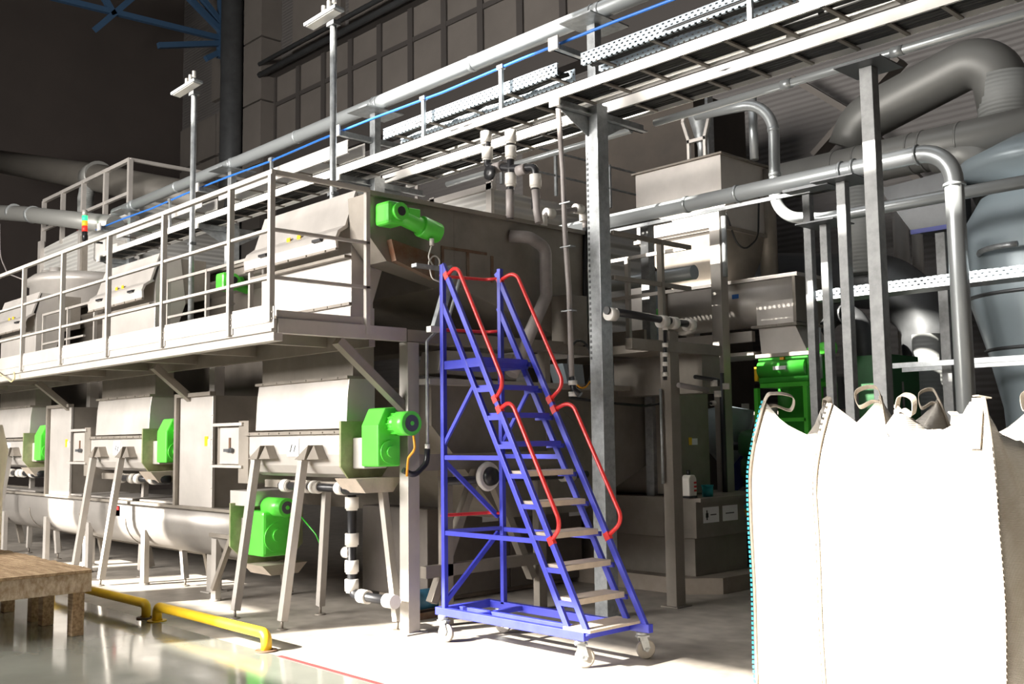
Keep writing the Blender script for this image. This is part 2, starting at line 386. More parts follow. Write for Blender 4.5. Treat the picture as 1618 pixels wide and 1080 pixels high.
# ================================================================== MACHINE UNITS (period 3.93 m)
UN=('nearest','second','third'); PER=3.93
x0,x1=-8.84,-7.31
def hood():
    t=thing('intake_hood','x','machine hood',(x0,5,1.67),'slanted steel intake hoods')
    body=[(5.0,2.45),(5.0,3.24),(5.0,3.46),(5.07,3.76),(5.3,3.76),(5.37,3.22),(5.23,2.8),(5.23,2.45)]
    MB().prism(body,'x',x0,x1).build('housing',STEEL,t,.004)
    MB().prism([(5.3,3.74),(5.62,3.74),(5.62,3.28),(5.37,3.22)],'x',x0,x1-.005).build('rear_housing',STEEL2,t)
    MB().prism([(5.06,3.77),(4.955,3.45),(4.93,3.45),(5.04,3.775)],'x',x0-.02,x1+.01).build('upper_plate',STEEL,t)
    lid=MB().prism([(4.955,3.47),(4.86,3.40),(4.83,3.33),(4.84,3.245),(4.865,3.245),(4.86,3.33),(4.885,3.385),(4.99,3.45)],'x',x0-.05,x1+.005).build('front_lid',STEEL,t,.003)
    for x in (x0+.28,x1-.32): MB().prism([(4.85,3.36),(4.80,3.35),(4.80,3.33),(4.84,3.32)],'x',x,x+.13).build('lid_handle',BLACK,lid)
    for x in (x0+.62,x0+.80): MB().box((x,4.903,3.43),(x+.06,4.91,3.47)).build('warning_sticker',YELLOW,lid)
    MB().box((x0-.05,4.835,3.225),(x1+.005,4.865,3.245)).bolts((x0,4.835,3.235),(x1,4.835,3.235),5,.01,.012).build('lid_lip',STEEL2,lid)
    MB().box((x0-.1,4.93,3.17),(x1,5.0,3.195)).box((x0-.02,4.97,2.76),(x1+.01,5.0,2.785)).bolts((x0,4.97,2.772),(x1,4.97,2.772),7).build('flange_strip',STEEL2,t)
    MB().box((x0,4.99,2.45),(x1+.004,5.24,2.75)).build('lower_panel',STEEL,t)
    MB().box((x0,5.02,2.13),(x1,5.24,2.45)).build('drop_duct',STEEL2,t)
    f=MB().prism([(4.985,2.14),(4.965,2.0),(4.95,1.7),(5.25,1.7),(5.25,2.14)],'x',x0,x1).build('drop_chute',STEEL,t,.004)
    MB().box((x0-.015,4.95,2.125),(x1+.015,5.26,2.15)).bolts((x0,4.95,2.137),(x1,4.95,2.137),6).build('chute_flange',STEEL2,t)
    return t
def screw():
    t=thing('screw_conveyor','x','conveyor',(x0,5.1,0),'short screw conveyors on splayed legs')
    prof=[(4.93,1.665),(4.93,1.48),(4.95,1.38),(5.0,1.31),(5.08,1.275),(5.17,1.275),(5.25,1.31),(5.3,1.38),(5.32,1.48),(5.32,1.665)]
    MB().prism(prof,'x',x0-.08,x1+.02).build('trough',STEEL,t)
    MB().box((x0-.12,4.89,1.655),(x1+.03,5.36,1.685)).bolts((x0-.1,4.89,1.67),(x1,4.89,1.67),9).build('trough_flange',STEEL2,t)
    MB().prism([(4.86,1.76),(5.36,1.76),(5.36,1.38),(5.22,1.2),(5.0,1.2),(4.86,1.38)],'x',x1+.03,x1+.055).build('end_plate',PLATE,t,.002)
    MB().box((x1+.055,4.98,1.36),(x1+.22,5.22,1.62)).build('bearing_housing',STEEL,t,.01)
    MB().prism([(4.87,1.28),(5.35,1.28),(5.25,1.16),(4.97,1.16)],'x',x1-.05,x1+.26).build('drip_tray',BEIGE,t)
    for x in (x0+.16,x0+.98):
        b=MB(); b.prism([(x-.06,1.435),(x+.1,1.435),(x+.16,1.56)],'y',4.82,4.935); b.prism([(x+.1,1.435),(x+.3,1.44),(x+.22,1.56)],'y',4.84,4.935).build('leg_bracket',STEEL2,t)
        MB().bar((x,4.87,1.435),(x+.03,4.66,.07),.07,.07,(1,0,0)).build('leg',FRAME,t,.004)
        MB().cyl((x+.03,4.655,.012),(x+.03,4.655,.08),.012,n=8).cyl((x+.03,4.655,0),(x+.03,4.655,.012),.05,.035).build('foot',STEEL2,t)
    for x,fx in ((x1+.08,x1+.25),(x0+.75,x0+.6)):
        MB().bar((x,5.27,1.2),(fx,5.3,.08),.065,.065,(1,0,0)).build('leg',FRAME,t,.004)
        MB().cyl((fx,5.3,.012),(fx,5.3,.1),.012,n=8).cyl((fx,5.3,0),(fx,5.3,.012),.055,.04).build('foot',STEEL2,t)
    MB().box((x0+.1,5.0,1.17),(x1-.05,5.05,1.24)).build('tie_bar',STEEL2,t)
    g=MB().prism([(4.95,1.38),(4.95,1.72),(5.02,1.86),(5.13,1.87),(5.18,1.80),(5.18,1.38)],'x',x1+.22,x1+.46).build('gearbox',GREEN,t,.015)
    MB().cyl((x1+.46,5.065,1.5),(x1+.475,5.065,1.5),.095,n=24).cyl((x1+.475,5.065,1.5),(x1+.5,5.065,1.5),.045,n=16).build('bearing_cover',GREEN,g)
    m=MB().cyl((x1+.4,5.12,1.73),(x1+.56,5.12,1.73),.085,n=24).cyl((x1+.55,5.12,1.73),(x1+.69,5.12,1.73),.10,n=28)
    for k in range(12):
        a=2*math.pi*k/12; m.bar((x1+.47,5.12+.088*math.cos(a),1.73+.088*math.sin(a)),(x1+.56,5.12+.088*math.cos(a),1.73+.088*math.sin(a)),.008,.02,(0,math.cos(a),math.sin(a)))
    m=m.build('motor',GREEN,g)
    MB().cyl((x1+.69,5.12,1.73),(x1+.695,5.12,1.73),.068,n=24).build('fan_grille',DARKD,m)
    MB().cyl((x1+.695,5.12,1.73),(x1+.70,5.12,1.73),.018,n=12).build('fan_hub',GREEN,m)
    MB().tube([(x1+.7,5.13,1.63),(x1+.72,5.13,1.52),(x1+.64,5.12,1.45),(x1+.62,5.12,1.30)],.01,8,.06).build('motor_cable',ORANGE,m)
    p=MB().box((x0+.62,4.924,1.46),(x0+.82,4.929,1.625)).build('paper_notice',PAPER,t)
    MB().bar((x0+.68,4.923,1.50),(x0+.71,4.923,1.57),.012,.003).bar((x0+.74,4.923,1.5),(x0+.77,4.923,1.56),.012,.003).build('notice_marks',INK,p)
    return t
def tallduct():
    a,c=-10.62,-9.80
    t=thing('vertical_chute','x','machine duct',(a,5.3,.92),'tall upright sheet steel chutes')
    MB().box((a+.05,5.03,.92),(c-.01,5.95,2.08)).build('casing',STEEL2,t)
    MB().box((a,4.96,.93),(a+.05,5.03,2.12)).box((a+.05,4.96,2.08),(c,5.03,2.12)).build('frame',STEEL2,t)
    pn=MB().box((a+.07,5.0,.93),(c-.005,5.03,2.08)).bolts((c-.02,5.0,1.0),(c-.02,5.0,2.0),4).build('front_panel',STEEL,t,.003)
    MB().box((c-.17,4.994,1.56),(c-.10,5.0,1.66)).build('warning_sticker',YELLOW,pn); MB().box((c-.10,4.994,1.56),(c-.05,5.0,1.63)).build('label_sticker',PAPER,pn)
    return t
def switchbox():
    a,c=-9.66,-9.02
    t=thing('switch_box','x','electrical box',(a,5.0,1.35),'square steel switch boxes')
    MB().box((a,4.98,1.37),(c,5.3,1.76)).build('box',STEEL2,t,.004)
    parts(MB().box((a,4.90,1.755),(c,5.0,1.785)).box((a,4.90,1.345),(c,5.0,1.37)),'rim',STEEL,t)
    MB().box((c-.09,4.92,1.2),(c+.1,5.3,1.80)).build('side_plate',STEEL2,t)
    d=MB().box((a+.1,4.955,1.38),(c-.1,4.98,1.74)).build('door',STEEL,t,.003)
    MB().box((a+.3,4.945,1.53),(a+.33,4.955,1.64)).build('keyhole_plate',RUST,d)
    MB().box((a+.24,4.92,1.50),(a+.40,4.955,1.53)).cyl((a+.36,4.955,1.515),(a+.36,4.92,1.515),.025,n=12).build('turn_handle',DARKD,d)
    return t
def pvcline(full):
    t=thing('pipe_run','x','pipe',(-8.4,4.95,1.18),'black pipes with white couplings under the conveyors')
    y=5.0; z=1.19; A=-8.45; B=-7.33
    MB().tube([(A,y,z),(B,y,z)],.037).build('pipe',BLACK,t)
    for x in (A+.1,-8.02,-7.85,B-.12): MB().cyl((x-.045,y,z),(x+.045,y,z),.058,n=18).cyl((x-.06,y,z),(x+.06,y,z),.05,n=18).build('coupling',WHITE,t)
    MB().tube([(B-.06,y,z),(B+.05,y,z),(B+.05,y+.1,z)],.055,14,.06).build('elbow',BLACK,t)
    if full:
        x=-7.47
        MB().tube([(x,y+.12,z-.05),(x,y+.12,.28),(x+.5,y+.12,.28)],.04,14,.08).build('down_pipe',BLACK,t)
        for zz in (1.06,.75,.52,.36): MB().cyl((x,y+.12,zz-.05),(x,y+.12,zz+.05),.06,n=18).cyl((x,y+.12,zz-.065),(x,y+.12,zz+.03),.05,n=18).build('coupling',WHITE,t)
        parts(MB().cyl((x+.13,y+.12,.28),(x+.24,y+.12,.28),.058,n=18).cyl((x+.5,y+.12,.28),(x+.62,y+.12,.28),.058,n=18),'coupling',WHITE,t)
        MB().cyl((x-.1,y+.12,.63),(x,y+.12,.63),.05,n=16).build('branch_stub',WHITE,t)
    return t
LB={'hood':['nearest slanted steel hood with white lid, at the end of the walkway','middle slanted steel hood behind the walkway, second from its open end','farthest slanted steel hood, cut by the left frame edge'],
 'screw':['nearest splayed-leg screw conveyor with green gearmotor beside the blue ladder','middle splayed-leg screw conveyor, its green gearmotor half hidden by the near upright chute','farthest splayed-leg screw conveyor with green gearmotor at the left edge'],
 'duct':['nearer tall upright steel chute with yellow sticker, between first two conveyors','farther tall upright steel chute at the left, above the floor trough'],
 'box':['nearer square switch box beside the near upright chute','farther square switch box beside the left upright chute'],
 'pvc':['nearest black pipe run with white couplings dropping to the floor','middle short black pipe run with white couplings under the second conveyor','far black pipe run with white couplings near the left edge']}
H=hood(); H['label']=LB['hood'][0]; S=screw(); S['label']=LB['screw'][0]; D=tallduct(); D['label']=LB['duct'][0]; X=switchbox(); X['label']=LB['box'][0]
Q=pvcline(True); Q['label']=LB['pvc'][0]; Q2=pvcline(False); Q2['label']=LB['pvc'][1]; Q2.location.x-=PER-.2
for k in (1,2):
    dup(H,(-PER*k,0,0),LB['hood'][k]); dup(S,(-PER*k,0,0),LB['screw'][k])
dup(D,(-PER,0,0),LB['duct'][1]); dup(X,(-PER,0,0),LB['box'][1]); dup(Q2,(-PER,0,0),LB['pvc'][2])

# long floor trough under the chutes
t=thing('collecting_trough','long round-bottomed steel trough close to the floor under the conveyors','trough',(-13,5.3,0))
ax,bx=-18.6,-9.3
prof=[(5.0,.92)]+[(5.33-.33*math.cos(a),.72-.33*math.sin(a)) for a in [math.pi*k/12 for k in range(13)]]+[(5.66,.92)]
b=MB(); n=len(prof)
vs=[[b.bm.verts.new((x,*p)) for p in prof] for x in (ax,-11.4,bx)]
for A_,B_ in zip(vs,vs[1:]):
    for i in range(n): b._f([A_[i],A_[(i+1)%n],B_[(i+1)%n],B_[i]],i<n-1)
b._f(vs[0]); b._f(vs[-1][::-1]); b.build('trough',STEELT,t)
MB().box((ax,4.95,.90),(bx,5.05,.93)).box((ax,5.6,.90),(bx,5.7,.93)).build('rim',STEEL2,t)
for x in (-16.3,-14.6,-13.05,-11.6):
    MB().box((x,5.02,.935),(x+1.25,5.64,.955)).build('cover_plate',STEELT,t)
st=MB().box((-12.3,5.0,.74),(-12.1,5.006,.86)).build('warning_label',PAPER,t); MB().box((-12.27,4.996,.81),(-12.13,5.0,.85)).build('red_band',RED,st)
for x in (-15.2,-13.35,-11.93): 
    c=MB().tube([(x,5.33-.335*math.cos(a),.72-.335*math.sin(a)) for a in [math.pi*.5*k/8 for k in range(9)]],.006,6); c.build('weld_seam',STEEL2,t)
MB().prism([(4.93,1.0),(5.75,1.0),(5.75,.55),(5.5,.33),(5.2,.33),(4.93,.58)],'x',bx,bx+.025).build('end_plate',PLATE,t,.002)
MB().prism([(5.1,.4),(5.6,.4),(5.5,.3),(5.2,.3)],'x',bx-.05,bx+.35).build('drip_tray',BEIGE,t)
g=MB().box((bx+.12,5.02,.50),(bx+.50,5.32,.93)).build('gearbox',GREEN,t,.03)
MB().cyl((bx+.5,5.17,.68),(bx+.515,5.17,.68),.14,n=26).cyl((bx+.51,5.17,.70),(bx+.54,5.17,.70),.06,n=20).build('bearing_cover',GREEN,g)
m=MB().cyl((bx+.35,5.16,.97),(bx+.70,5.16,.97),.09,n=26).build('motor',GREEN,g)
MB().cyl((bx+.70,5.16,.97),(bx+.705,5.16,.97),.06,n=22).build('fan_grille',DARKD,m); MB().cyl((bx+.705,5.16,.97),(bx+.71,5.16,.97),.02,n=12).build('fan_hub',GREEN,m)
MB().tube([(bx+.68,5.3,.9),(bx+.9,5.35,.72),(bx+1.0,5.4,.5)],.008,6,.1).build('motor_cable',GREEN2,m)
MB().box((bx+.025,5.05,.5),(bx+.12,5.3,.85)).build('bearing_housing',STEEL,t)
for x in (-18.0,-16.35,-14.6,-13.1,-11.45,-9.75):
    l=MB().box((x-.05,5.0,.02),(x+.05,5.06,.62)); l.cyl((x,5.03,0),(x,5.03,.02),.06,n=12); l.build('leg',FRAME,t,.003)
    MB().bar((x+.25,5.6,.62),(x+.2,5.75,.02),.08,.07,(1,0,0)).build('leg',STEEL2,t)
MB().bar((-9.72,4.99,.12),(-9.35,4.99,.66),.05,.05,(0,1,0)).box((-9.8,4.97,.64),(-9.3,5.02,.68)).build('leg_brace',STEEL2,t)
MB().box((-16.35,5.7,.28),(-9.7,5.75,.34)).build('tie_rail',STEEL2,t)
tag(MB().box((-9.38,4.98,.975),(-8.97,5.5,1.12)).build('motor_cover_box',STEEL,None,.004),'small open steel box over the low green gearmotor','box')

# ================================================================== TANKS BEHIND
t=thing('upper_tank','large brown-grey steel tank with rusty patches above the walkway level','tank',(-8,6.3,2.5))
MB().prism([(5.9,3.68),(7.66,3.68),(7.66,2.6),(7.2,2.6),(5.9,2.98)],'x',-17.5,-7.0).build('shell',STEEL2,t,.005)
MB().prism([(4.95,3.68),(5.9,3.68),(5.9,2.98),(5.15,3.12),(4.98,3.3)],'x',-7.29,-7.0).build('end_shell',STEEL2,t)
MB().box((-17.5,7.62,3.66),(-6.96,7.72,3.70)).box((-7.04,4.95,3.66),(-6.96,7.7,3.70)).box((-17.5,5.86,3.66),(-7.0,5.92,3.7)).build('rim',STEEL2,t)
w=MB().prism([(5.15,3.3),(5.62,3.22),(5.62,3.0),(5.2,3.12)],'x',-7.0,-6.93); w.build('motor_mount',RUST,t)
for y in (5.75,6.05,6.35): MB().box((-7.0,y,3.05),(-6.992,y+.03,3.3)).build('rust_streak',RUST,t)
MB().box((-7.0,5.75,3.3),(-6.992,6.3,3.325)).build('rust_streak',RUST,t)
# tank support frame
t=thing('tank_trestle','dark steel support frame with V braces below the upper tank','frame',(-7,6.5,0))
MB().box((-7.0,5.38,2.42),(-6.9,8.3,2.5)).build('beam',STEEL2,t); MB().box((-7.0,5.38,1.33),(-6.9,7.1,1.47)).build('beam',STEEL2,t)
MB().box((-7.0,6.95,2.12),(-6.9,7.02,2.42)).build('stub',STEEL2,t)
for y in (5.75,6.9): MB().box((-7.0,y-.05,0),(-6.92,y+.05,1.33)).build('post',STEEL2,t)
MB().box((-7.0,5.5,.42),(-6.92,6.9,.52)).build('low_beam',STEEL2,t)
MB().bar((-7.0,6.15,1.33),(-7.0,5.62,.2),.07,.08,(1,0,0)).build('brace',STEEL2,t)
MB().bar((-6.97,6.25,1.33),(-6.97,6.8,.3),.07,.08,(1,0,0)).build('brace',STEEL2,t)
# green cross-drive on the tank end
def tankdrive(name_label):
    t=thing('gearmotor',name_label,'gearmotor',(-6.9,5.3,3.3),'green gearmotors mounted along the tank ends')
    g=MB().box((-7.0,5.02,3.40),(-6.80,5.2,3.60)).build('gearbox',GREEN,t,.03)
    MB().cyl((-6.80,5.13,3.51),(-6.76,5.13,3.51),.075,n=22).build('flange',GREEN,g); MB().cyl((-6.76,5.13,3.51),(-6.755,5.13,3.51),.04,n=18).build('shaft_bore',BLACK,g)
    m=MB().cyl((-6.88,5.18,3.5),(-6.88,5.5,3.42),.07,.072,n=22).cyl((-6.88,5.42,3.44),(-6.88,5.62,3.40),.095,.09,n=24)
    m.box((-6.95,5.25,3.49),(-6.82,5.38,3.57)); m=m.build('motor',GREEN,t,.008)
    MB().cyl((-6.82,5.5,3.33),(-6.82,5.5,3.27),.02,n=10).build('cable_gland',WHITE,m)
    return t
TD=tankdrive('nearest bright green gearmotor bolted across the end of the upper tank')
MB().tube([(-6.82,5.5,3.28),(-6.82,5.46,3.16),(-6.82,5.55,3.05),(-6.82,5.6,3.14),(-6.82,5.53,3.2),(-6.82,5.46,3.12),(-6.82,5.5,2.98),(-6.82,5.75,2.92)],.007,6,.05).build('white_cable',WHITE,TD)
dup(TD,(-PER+.4,.35,-.12),'green gearmotor in shade behind the second hood, seen through the railing')
# second hidden tank body seen between the hoods
tag(MB().prism([(5.7,2.1),(5.7,3.3),(5.62,3.45),(5.62,3.48),(5.85,3.48),(5.85,2.1)],'x',-17,-8.9).build('tank_side_panel',STEELSH),'dull steel panel wall behind the inner guards between hoods','panel')
# steep discharge pipe on the tank end
t=thing('overflow_pipe','bent grey plastic overflow pipe on the upper tank end','pipe',(-6.9,6.8,2.2))
MB().tube([(-7.0,6.6,3.52),(-6.85,6.72,3.5),(-6.84,6.92,3.42),(-6.84,6.92,2.95),(-6.84,6.45,2.18)],.06,14,.1).build('pipe',GREYP,t)
tag(MB().box((-7.0,7.15,2.5),(-6.75,7.4,2.98)).build('small_cabinet',STEEL2,None,.004),'small steel box fixed on the upper tank end beside the tall column','box')
# conduit and channel beside the ladder top
t=thing('conduit_run','grey cable conduit down the front column with black hose end','conduit',(-6.75,5.4,1.4))
MB().bar((-6.83,5.55,2.56),(-6.8,5.72,3.1),.08,.05,(1,0,0)).box((-6.85,5.3,3.06),(-6.78,5.75,3.09)).build('channel',GALV,t)
MB().tube([(-6.72,5.74,3.02),(-6.72,5.6,2.62),(-6.72,5.45,2.5),(-6.72,5.36,2.42),(-6.72,5.36,1.5)],.014,8,.04).build('conduit_tube',GALV,t)
parts(MB().cyl((-6.72,5.36,1.5),(-6.72,5.36,1.56),.022,n=10).box((-6.75,5.38,2.5),(-6.69,5.48,2.55)),'fitting',WHITE,t)
MB().tube([(-6.72,5.36,1.52),(-6.72,5.35,1.4),(-6.72,5.22,1.3),(-6.74,5.12,1.35)],.025,8,.08).build('hose_end',BLACK,t)
# lower tank
t=thing('lower_tank','dark hopper-bottomed steel tank behind the ladder and tall column','tank',(-7.6,7,.5))
MB().prism([(5.75,2.08),(8.9,2.08),(8.9,1.35),(7.7,.85),(6.6,.85),(5.75,1.72)],'x',-11.5,-7.15).build('shell',STEEL2,t)
MB().box((-7.2,5.6,2.08),(-6.98,8.95,2.13)).build('rim',FRAME,t); MB().box((-7.15,7.2,2.0),(-7.14,8.2,1.0)).build('hopper_plate',STEEL2,t)
MB().prism([(7.3,1.95),(7.4,1.98),(8.3,1.45),(8.2,1.38)],'x',-7.15,-7.13).build('slope_seam',STEEL2,t)
t=thing('side_tank','upright brown-grey tank with a yellow sticker right of the slim post','tank',(-7,9.1,.9))
MB().box((-8.2,8.75,.98),(-6.75,9.35,2.07)).build('shell',STEEL2,t,.004)
MB().box((-6.75,8.98,1.50),(-6.744,9.03,1.58)).build('yellow_sticker',YELLOW,t); MB().box((-6.75,9.03,1.50),(-6.744,9.13,1.57)).build('label_sticker',PAPER,t)
# white machine bodies glimpsed behind
tag(MB().prism([(5.95,2.2),(6.0,2.42),(7.0,2.42),(6.95,2.16)],'x',-7.6,-7.3).build('white_cover',STEEL,None,.006),'white slanted cover below the upper tank behind the ladder top','cover')
for i,(y,s_,c,l) in enumerate(((7.42,.18,CYCL,'pale blue-grey tapered crate on the lower tank rim'),(7.85,.1,HOSE,'blue and white crumpled rag on the lower tank rim'))):
    if i==0: tag(MB().prism([(y-.05,2.13),(y+.2,2.13),(y+.17,2.33),(y-.12,2.33)],'x',-7.2,-7.0).build('crate',c),l,'crate')
    else:
        t=thing('crumpled_rag',l,'rag',(-7.1,y,2.13)); MB().prism([(y,2.13),(y+.12,2.13),(y+.08,2.31),(y+.05,2.30)],'x',-7.12,-7.0).build('blue_part',c,t); MB().prism([(y+.05,2.13),(y+.13,2.13),(y+.12,2.29),(y+.08,2.31)],'x',-7.0,-6.96).build('white_part',PAPER,t)
# plinth tank with signs
t=thing('plinth_tank','low dark steel tank with two white signs on a concrete plinth','tank',(-6.5,8.8,0))
MB().box((-8.6,8.6,.55),(-6.40,9.6,.93)).build('upper_tub',STEEL2,t,.006); MB().box((-8.7,8.55,.925),(-6.3,10.0,.965)).build('rim',STEEL2,t)
MB().box((-8.55,8.66,.15),(-6.47,9.6,.55)).build('lower_tub',STEEL2,t,.006); MB().prism([(-8.6,8.45),(-6.5,8.45),(-6.2,8.75),(-6.2,9.7),(-8.6,9.7)],'z',0,.16).build('plinth',CONC,t)
for k,y in enumerate((8.72,9.06)):
    p=MB().box((-6.40,y,.70),(-6.394,y+.27,.86)).build('sign',PAPER,t)
    if k==0: MB().box((-6.394,y+.05,.73),(-6.39,y+.065,.83)).box((-6.394,y+.04,.755),(-6.39,y+.08,.80)).box((-6.394,y+.12,.775),(-6.39,y+.22,.785)).build('sign_print',INK,p)
    else: MB().box((-6.394,y+.05,.775),(-6.39,y+.2,.785)).build('sign_print',INK,p)
MB().prism([(9.46,.80),(9.54,.80),(9.515,.76),(9.51,.72),(9.49,.72),(9.485,.76)],'x',-6.40,-6.394).build('yellow_sticker',YELLOW,t)
MB().box((-6.40,9.46,.81),(-6.394,9.54,.85)).build('teal_sticker',TEAL,t)
# items on the plinth tank rim
t=thing('canister','white canister with red text marks and black cap on the low tank','canister',(-6.45,8.55,.965))
MB().prism([(8.5,.985),(8.63,.985),(8.63,1.16),(8.6,1.2),(8.53,1.2),(8.5,1.16)],'x',-6.5,-6.4).build('body',WHITE,t,.01); MB().cyl((-6.45,8.56,1.2),(-6.45,8.56,1.25),.02,n=10).build('cap',BLACK,t); MB().box((-6.5,8.5,.965),(-6.4,8.63,.985)).build('base',BLACK,t)
for z in (1.03,1.07,1.11): MB().box((-6.4,8.58,z),(-6.397,8.62,z+.02)).build('red_print',RED,t)
t=thing('teal_tin','teal plastic tub with lid on the low tank','tub',(-6.45,8.85,.965)); MB().cyl((-6.45,8.88,.965),(-6.45,8.88,1.07),.055,.06,n=16).build('body',TEAL,t); MB().cyl((-6.45,8.88,1.07),(-6.45,8.88,1.085),.065,n=16).build('lid',TEAL,t)
# pieces of paper/debris lying under the ladder region
for i,(px,py,l) in enumerate(((775,808,'left of three white papers taped on the dark crates behind the ladder'),(812,800,'middle of three white papers taped on the dark crates behind the ladder'),(910,800,'right of three white papers taped on the dark crates behind the ladder'))):
    c=at(px,py,x=-7.9); tag(MB().box((-7.905,c.y-.11,c.z-.1),(-7.9,c.y+.11,c.z+.1)).build('paper_sheet',PAPER),l,'paper')
t=thing('storage_tub','row of dark low steel tubs in shade behind the ladder','tub',(-8.4,7,0))
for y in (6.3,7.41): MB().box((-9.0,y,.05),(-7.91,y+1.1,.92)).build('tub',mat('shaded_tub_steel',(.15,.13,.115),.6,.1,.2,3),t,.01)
MB().box((-8.7,6.3,0),(-8.0,8.3,.05)).build('skid',CONC,t)
# black valve pipe behind the ladder
t=thing('valve_pipe','black horizontal pipe with a big white-ringed valve behind the ladder','pipe',(-6.8,6.3,1.2))
MB().tube([(-6.8,5.62,1.24),(-6.8,7.4,1.24)],.035).build('pipe',BLACK,t)
c=at(765,752,x=-6.75); MB().lathe((-6.74,c.y,c.z),[(.05,0),(.115,.01),(.13,.04),(.115,.07)],24,(1,0,0)).build('white_ring',WHITE,t); MB().lathe((-6.7,c.y,c.z),[(.07,0),(.085,.03),(.075,.07),(.03,.08)],20,(1,0,0)).build('valve_knob',BLACK,t)
MB().cyl((-6.8,7.05,1.24),(-6.8,7.2,1.24),.06,n=16).build('coupling',WHITE,t)

# ================================================================== MOBILE LADDER
LY0,LY1=5.30,5.82
t=thing('mobile_ladder','tall blue mobile step ladder with red handrails on casters','ladder',(-5.7,5.56,0))
def pl(px,py,y): return at(px,py,y=y)
zt=.24
for k,(y,rx) in enumerate(((LY0,-6.43),(LY1,-6.30))):
    s1a,s1b=V((-6.43,y,2.70)),V((-5.06,y,zt)); s2a,s2b=V((-6.43,y,3.03)),V((-4.88,y,zt))
    if k: s1a,s1b=V((-6.32,y,2.70)),V((-4.96,y,zt)); s2a,s2b=V((-6.34,y,3.0)),V((-4.80,y,zt))
    MB().box((rx-.02,y-.02,zt),(rx+.02,y+.02,3.03)).build('rear_post',BLUE,t,.003)
    MB().bar(s1a,s1b,.03,.045).build('stringer',BLUE,t,.003); MB().bar(s2a,s2b,.03,.045).build('stringer',BLUE,t,.003)
    zs=1.45; q=s1a+(s1b-s1a)*((s1a.z-zs)/(s1a.z-s1b.z)); MB().box((rx,y-.012,zs-.018),(q.x,y+.012,zs+.018)).build('side_bar',BLUE,t)
    zs=.85; q=s1a+(s1b-s1a)*((s1a.z-zs)/(s1a.z-s1b.z)); MB().box((rx,y-.012,zs-.018),(q.x,y+.012,zs+.018)).build('side_bar',BLUE,t)
    a=s1a+(s1b-s1a)*((s1a.z-2.02)/(s1a.z-s1b.z)); MB().bar((rx,y,1.55),a,.02,.03).build('side_brace',BLUE,t)
    # red hand rails: two loops per side
    dd=(s2b-s2a).normalized(); nn=V((-dd.z,0,dd.x)); nn=nn if nn.z>0 else -nn
    def on(zv): return s2a+(s2b-s2a)*((s2a.z-zv)/(s2a.z-s2b.z))
    for za,zb in ((2.93,1.90),(1.82,.86)):
        A,B=on(za),on(zb); yo=-.03 if k==0 else .03
        p=[A,A+nn*.17+dd*.02,B+nn*.17-dd*.04,B]; p=[v+V((0,yo if i in(1,2) else 0,0)) for i,v in enumerate(p)]
        MB().tube(p,.016,10,.10).build('hand_rail',RED,t)
        parts(MB().bar(A-dd*.03,A+dd*.03,.036,.05).bar(B-dd*.03,B+dd*.03,.036,.05),'rail_clamp',RED,t)
N=9
for i in range(N):
    z=.24+.2205*(i+1)
    f=(2.70-z)/(2.70-zt); xa=-6.43+f*1.37; xb=-6.43+(3.03-z)/(3.03-zt)*1.55
    b=MB().prism([(xa+.01,z-.015),(xb,z-.015),(xb+.02,z-.03),(xb+.02,z+.012),(xa+.01,z+.012)],'y',LY0+.015,LY1-.015)
    tr=b.build('tread',BEIGE if i<5 else BLUE,t,.003)
    parts(MB().box((xa,LY0-.012,z-.045),(xb,LY0+.012,z-.01)).box((xa+.03,LY1-.012,z-.045),(xb+.03,LY1+.012,z-.01)),'tread_bracket',BLUE,tr)
MB().box((-6.45,LY0-.01,2.16),(-5.98,LY1+.01,2.23)).build('top_platform',BLUE,t,.003)
# base frame
MB().box((-6.52,LY0-.03,.2),(-4.9,LY0+.02,.26)).box((-6.52,LY1-.02,.2),(-4.76,LY1+.03,.26)).box((-6.5,LY0,.2),(-6.45,LY1,.26)).box((-5.02,LY0,.2),(-4.94,LY1,.26)).box((-6.45,LY0+.16,.215),(-5.0,LY0+.2,.25)).box((-6.1,LY0,.215),(-6.06,LY1,.25)).build('base_frame',BLUE,t,.003)
MB().box((-5.1,LY0-.03,.26),(-4.84,LY1+.03,.28)).build('bottom_tread',BEIGE,t,.003)
MB().bar((-6.43,LY0,.3),(-6.36,LY1,.82),.03,.035).build('rear_brace',BLUE,t); MB().bar((-6.43,LY0,1.42),(-6.36,LY1,.95),.03,.035).build('rear_brace',BLUE,t)
MB().bar((-6.43,LY0,.86),(-6.30,LY1,.86),.025,.03).build('rear_bar',BLUE,t)
for z in (2.95,2.5,.98): MB().tube([(-6.43,LY0,z),(-6.52,LY0+.04,z),(-6.43,LY1-.04,z),(-6.31,LY1,z)],.014,8,.05).build('rear_hoop',RED,t)
for x,y,a in ((-6.42,5.27,.2),(-6.36,5.83,.3),(-4.99,5.33,.9),(-4.86,5.84,1.1)):
    c=V((x,y,0)); d=V((math.cos(a),math.sin(a),0)); n_=V((-d.y,d.x,0)); wc=c+V((0,0,.072))+d*.03
    f=MB().cyl(c+V((0,0,.17)),c+V((0,0,.205)),.04,n=14).bar(c+n_*.024+V((0,0,.175)),wc+n_*.024,.006,.055).bar(c-n_*.024+V((0,0,.175)),wc-n_*.024,.006,.055).bar(c+d*-.04+V((0,0,.165)),c+d*.05+V((0,0,.165)),.055,.012).build('caster_fork',GALV,t)
    MB().lathe(wc-n_*.016,[(.06,0),(.07,.004),(.072,.016),(.07,.028),(.06,.032)],24,n_).build('wheel',RUBBER,f); MB().cyl(wc-n_*.027,wc+n_*.027,.018,n=12).build('wheel_hub',GALV,f)

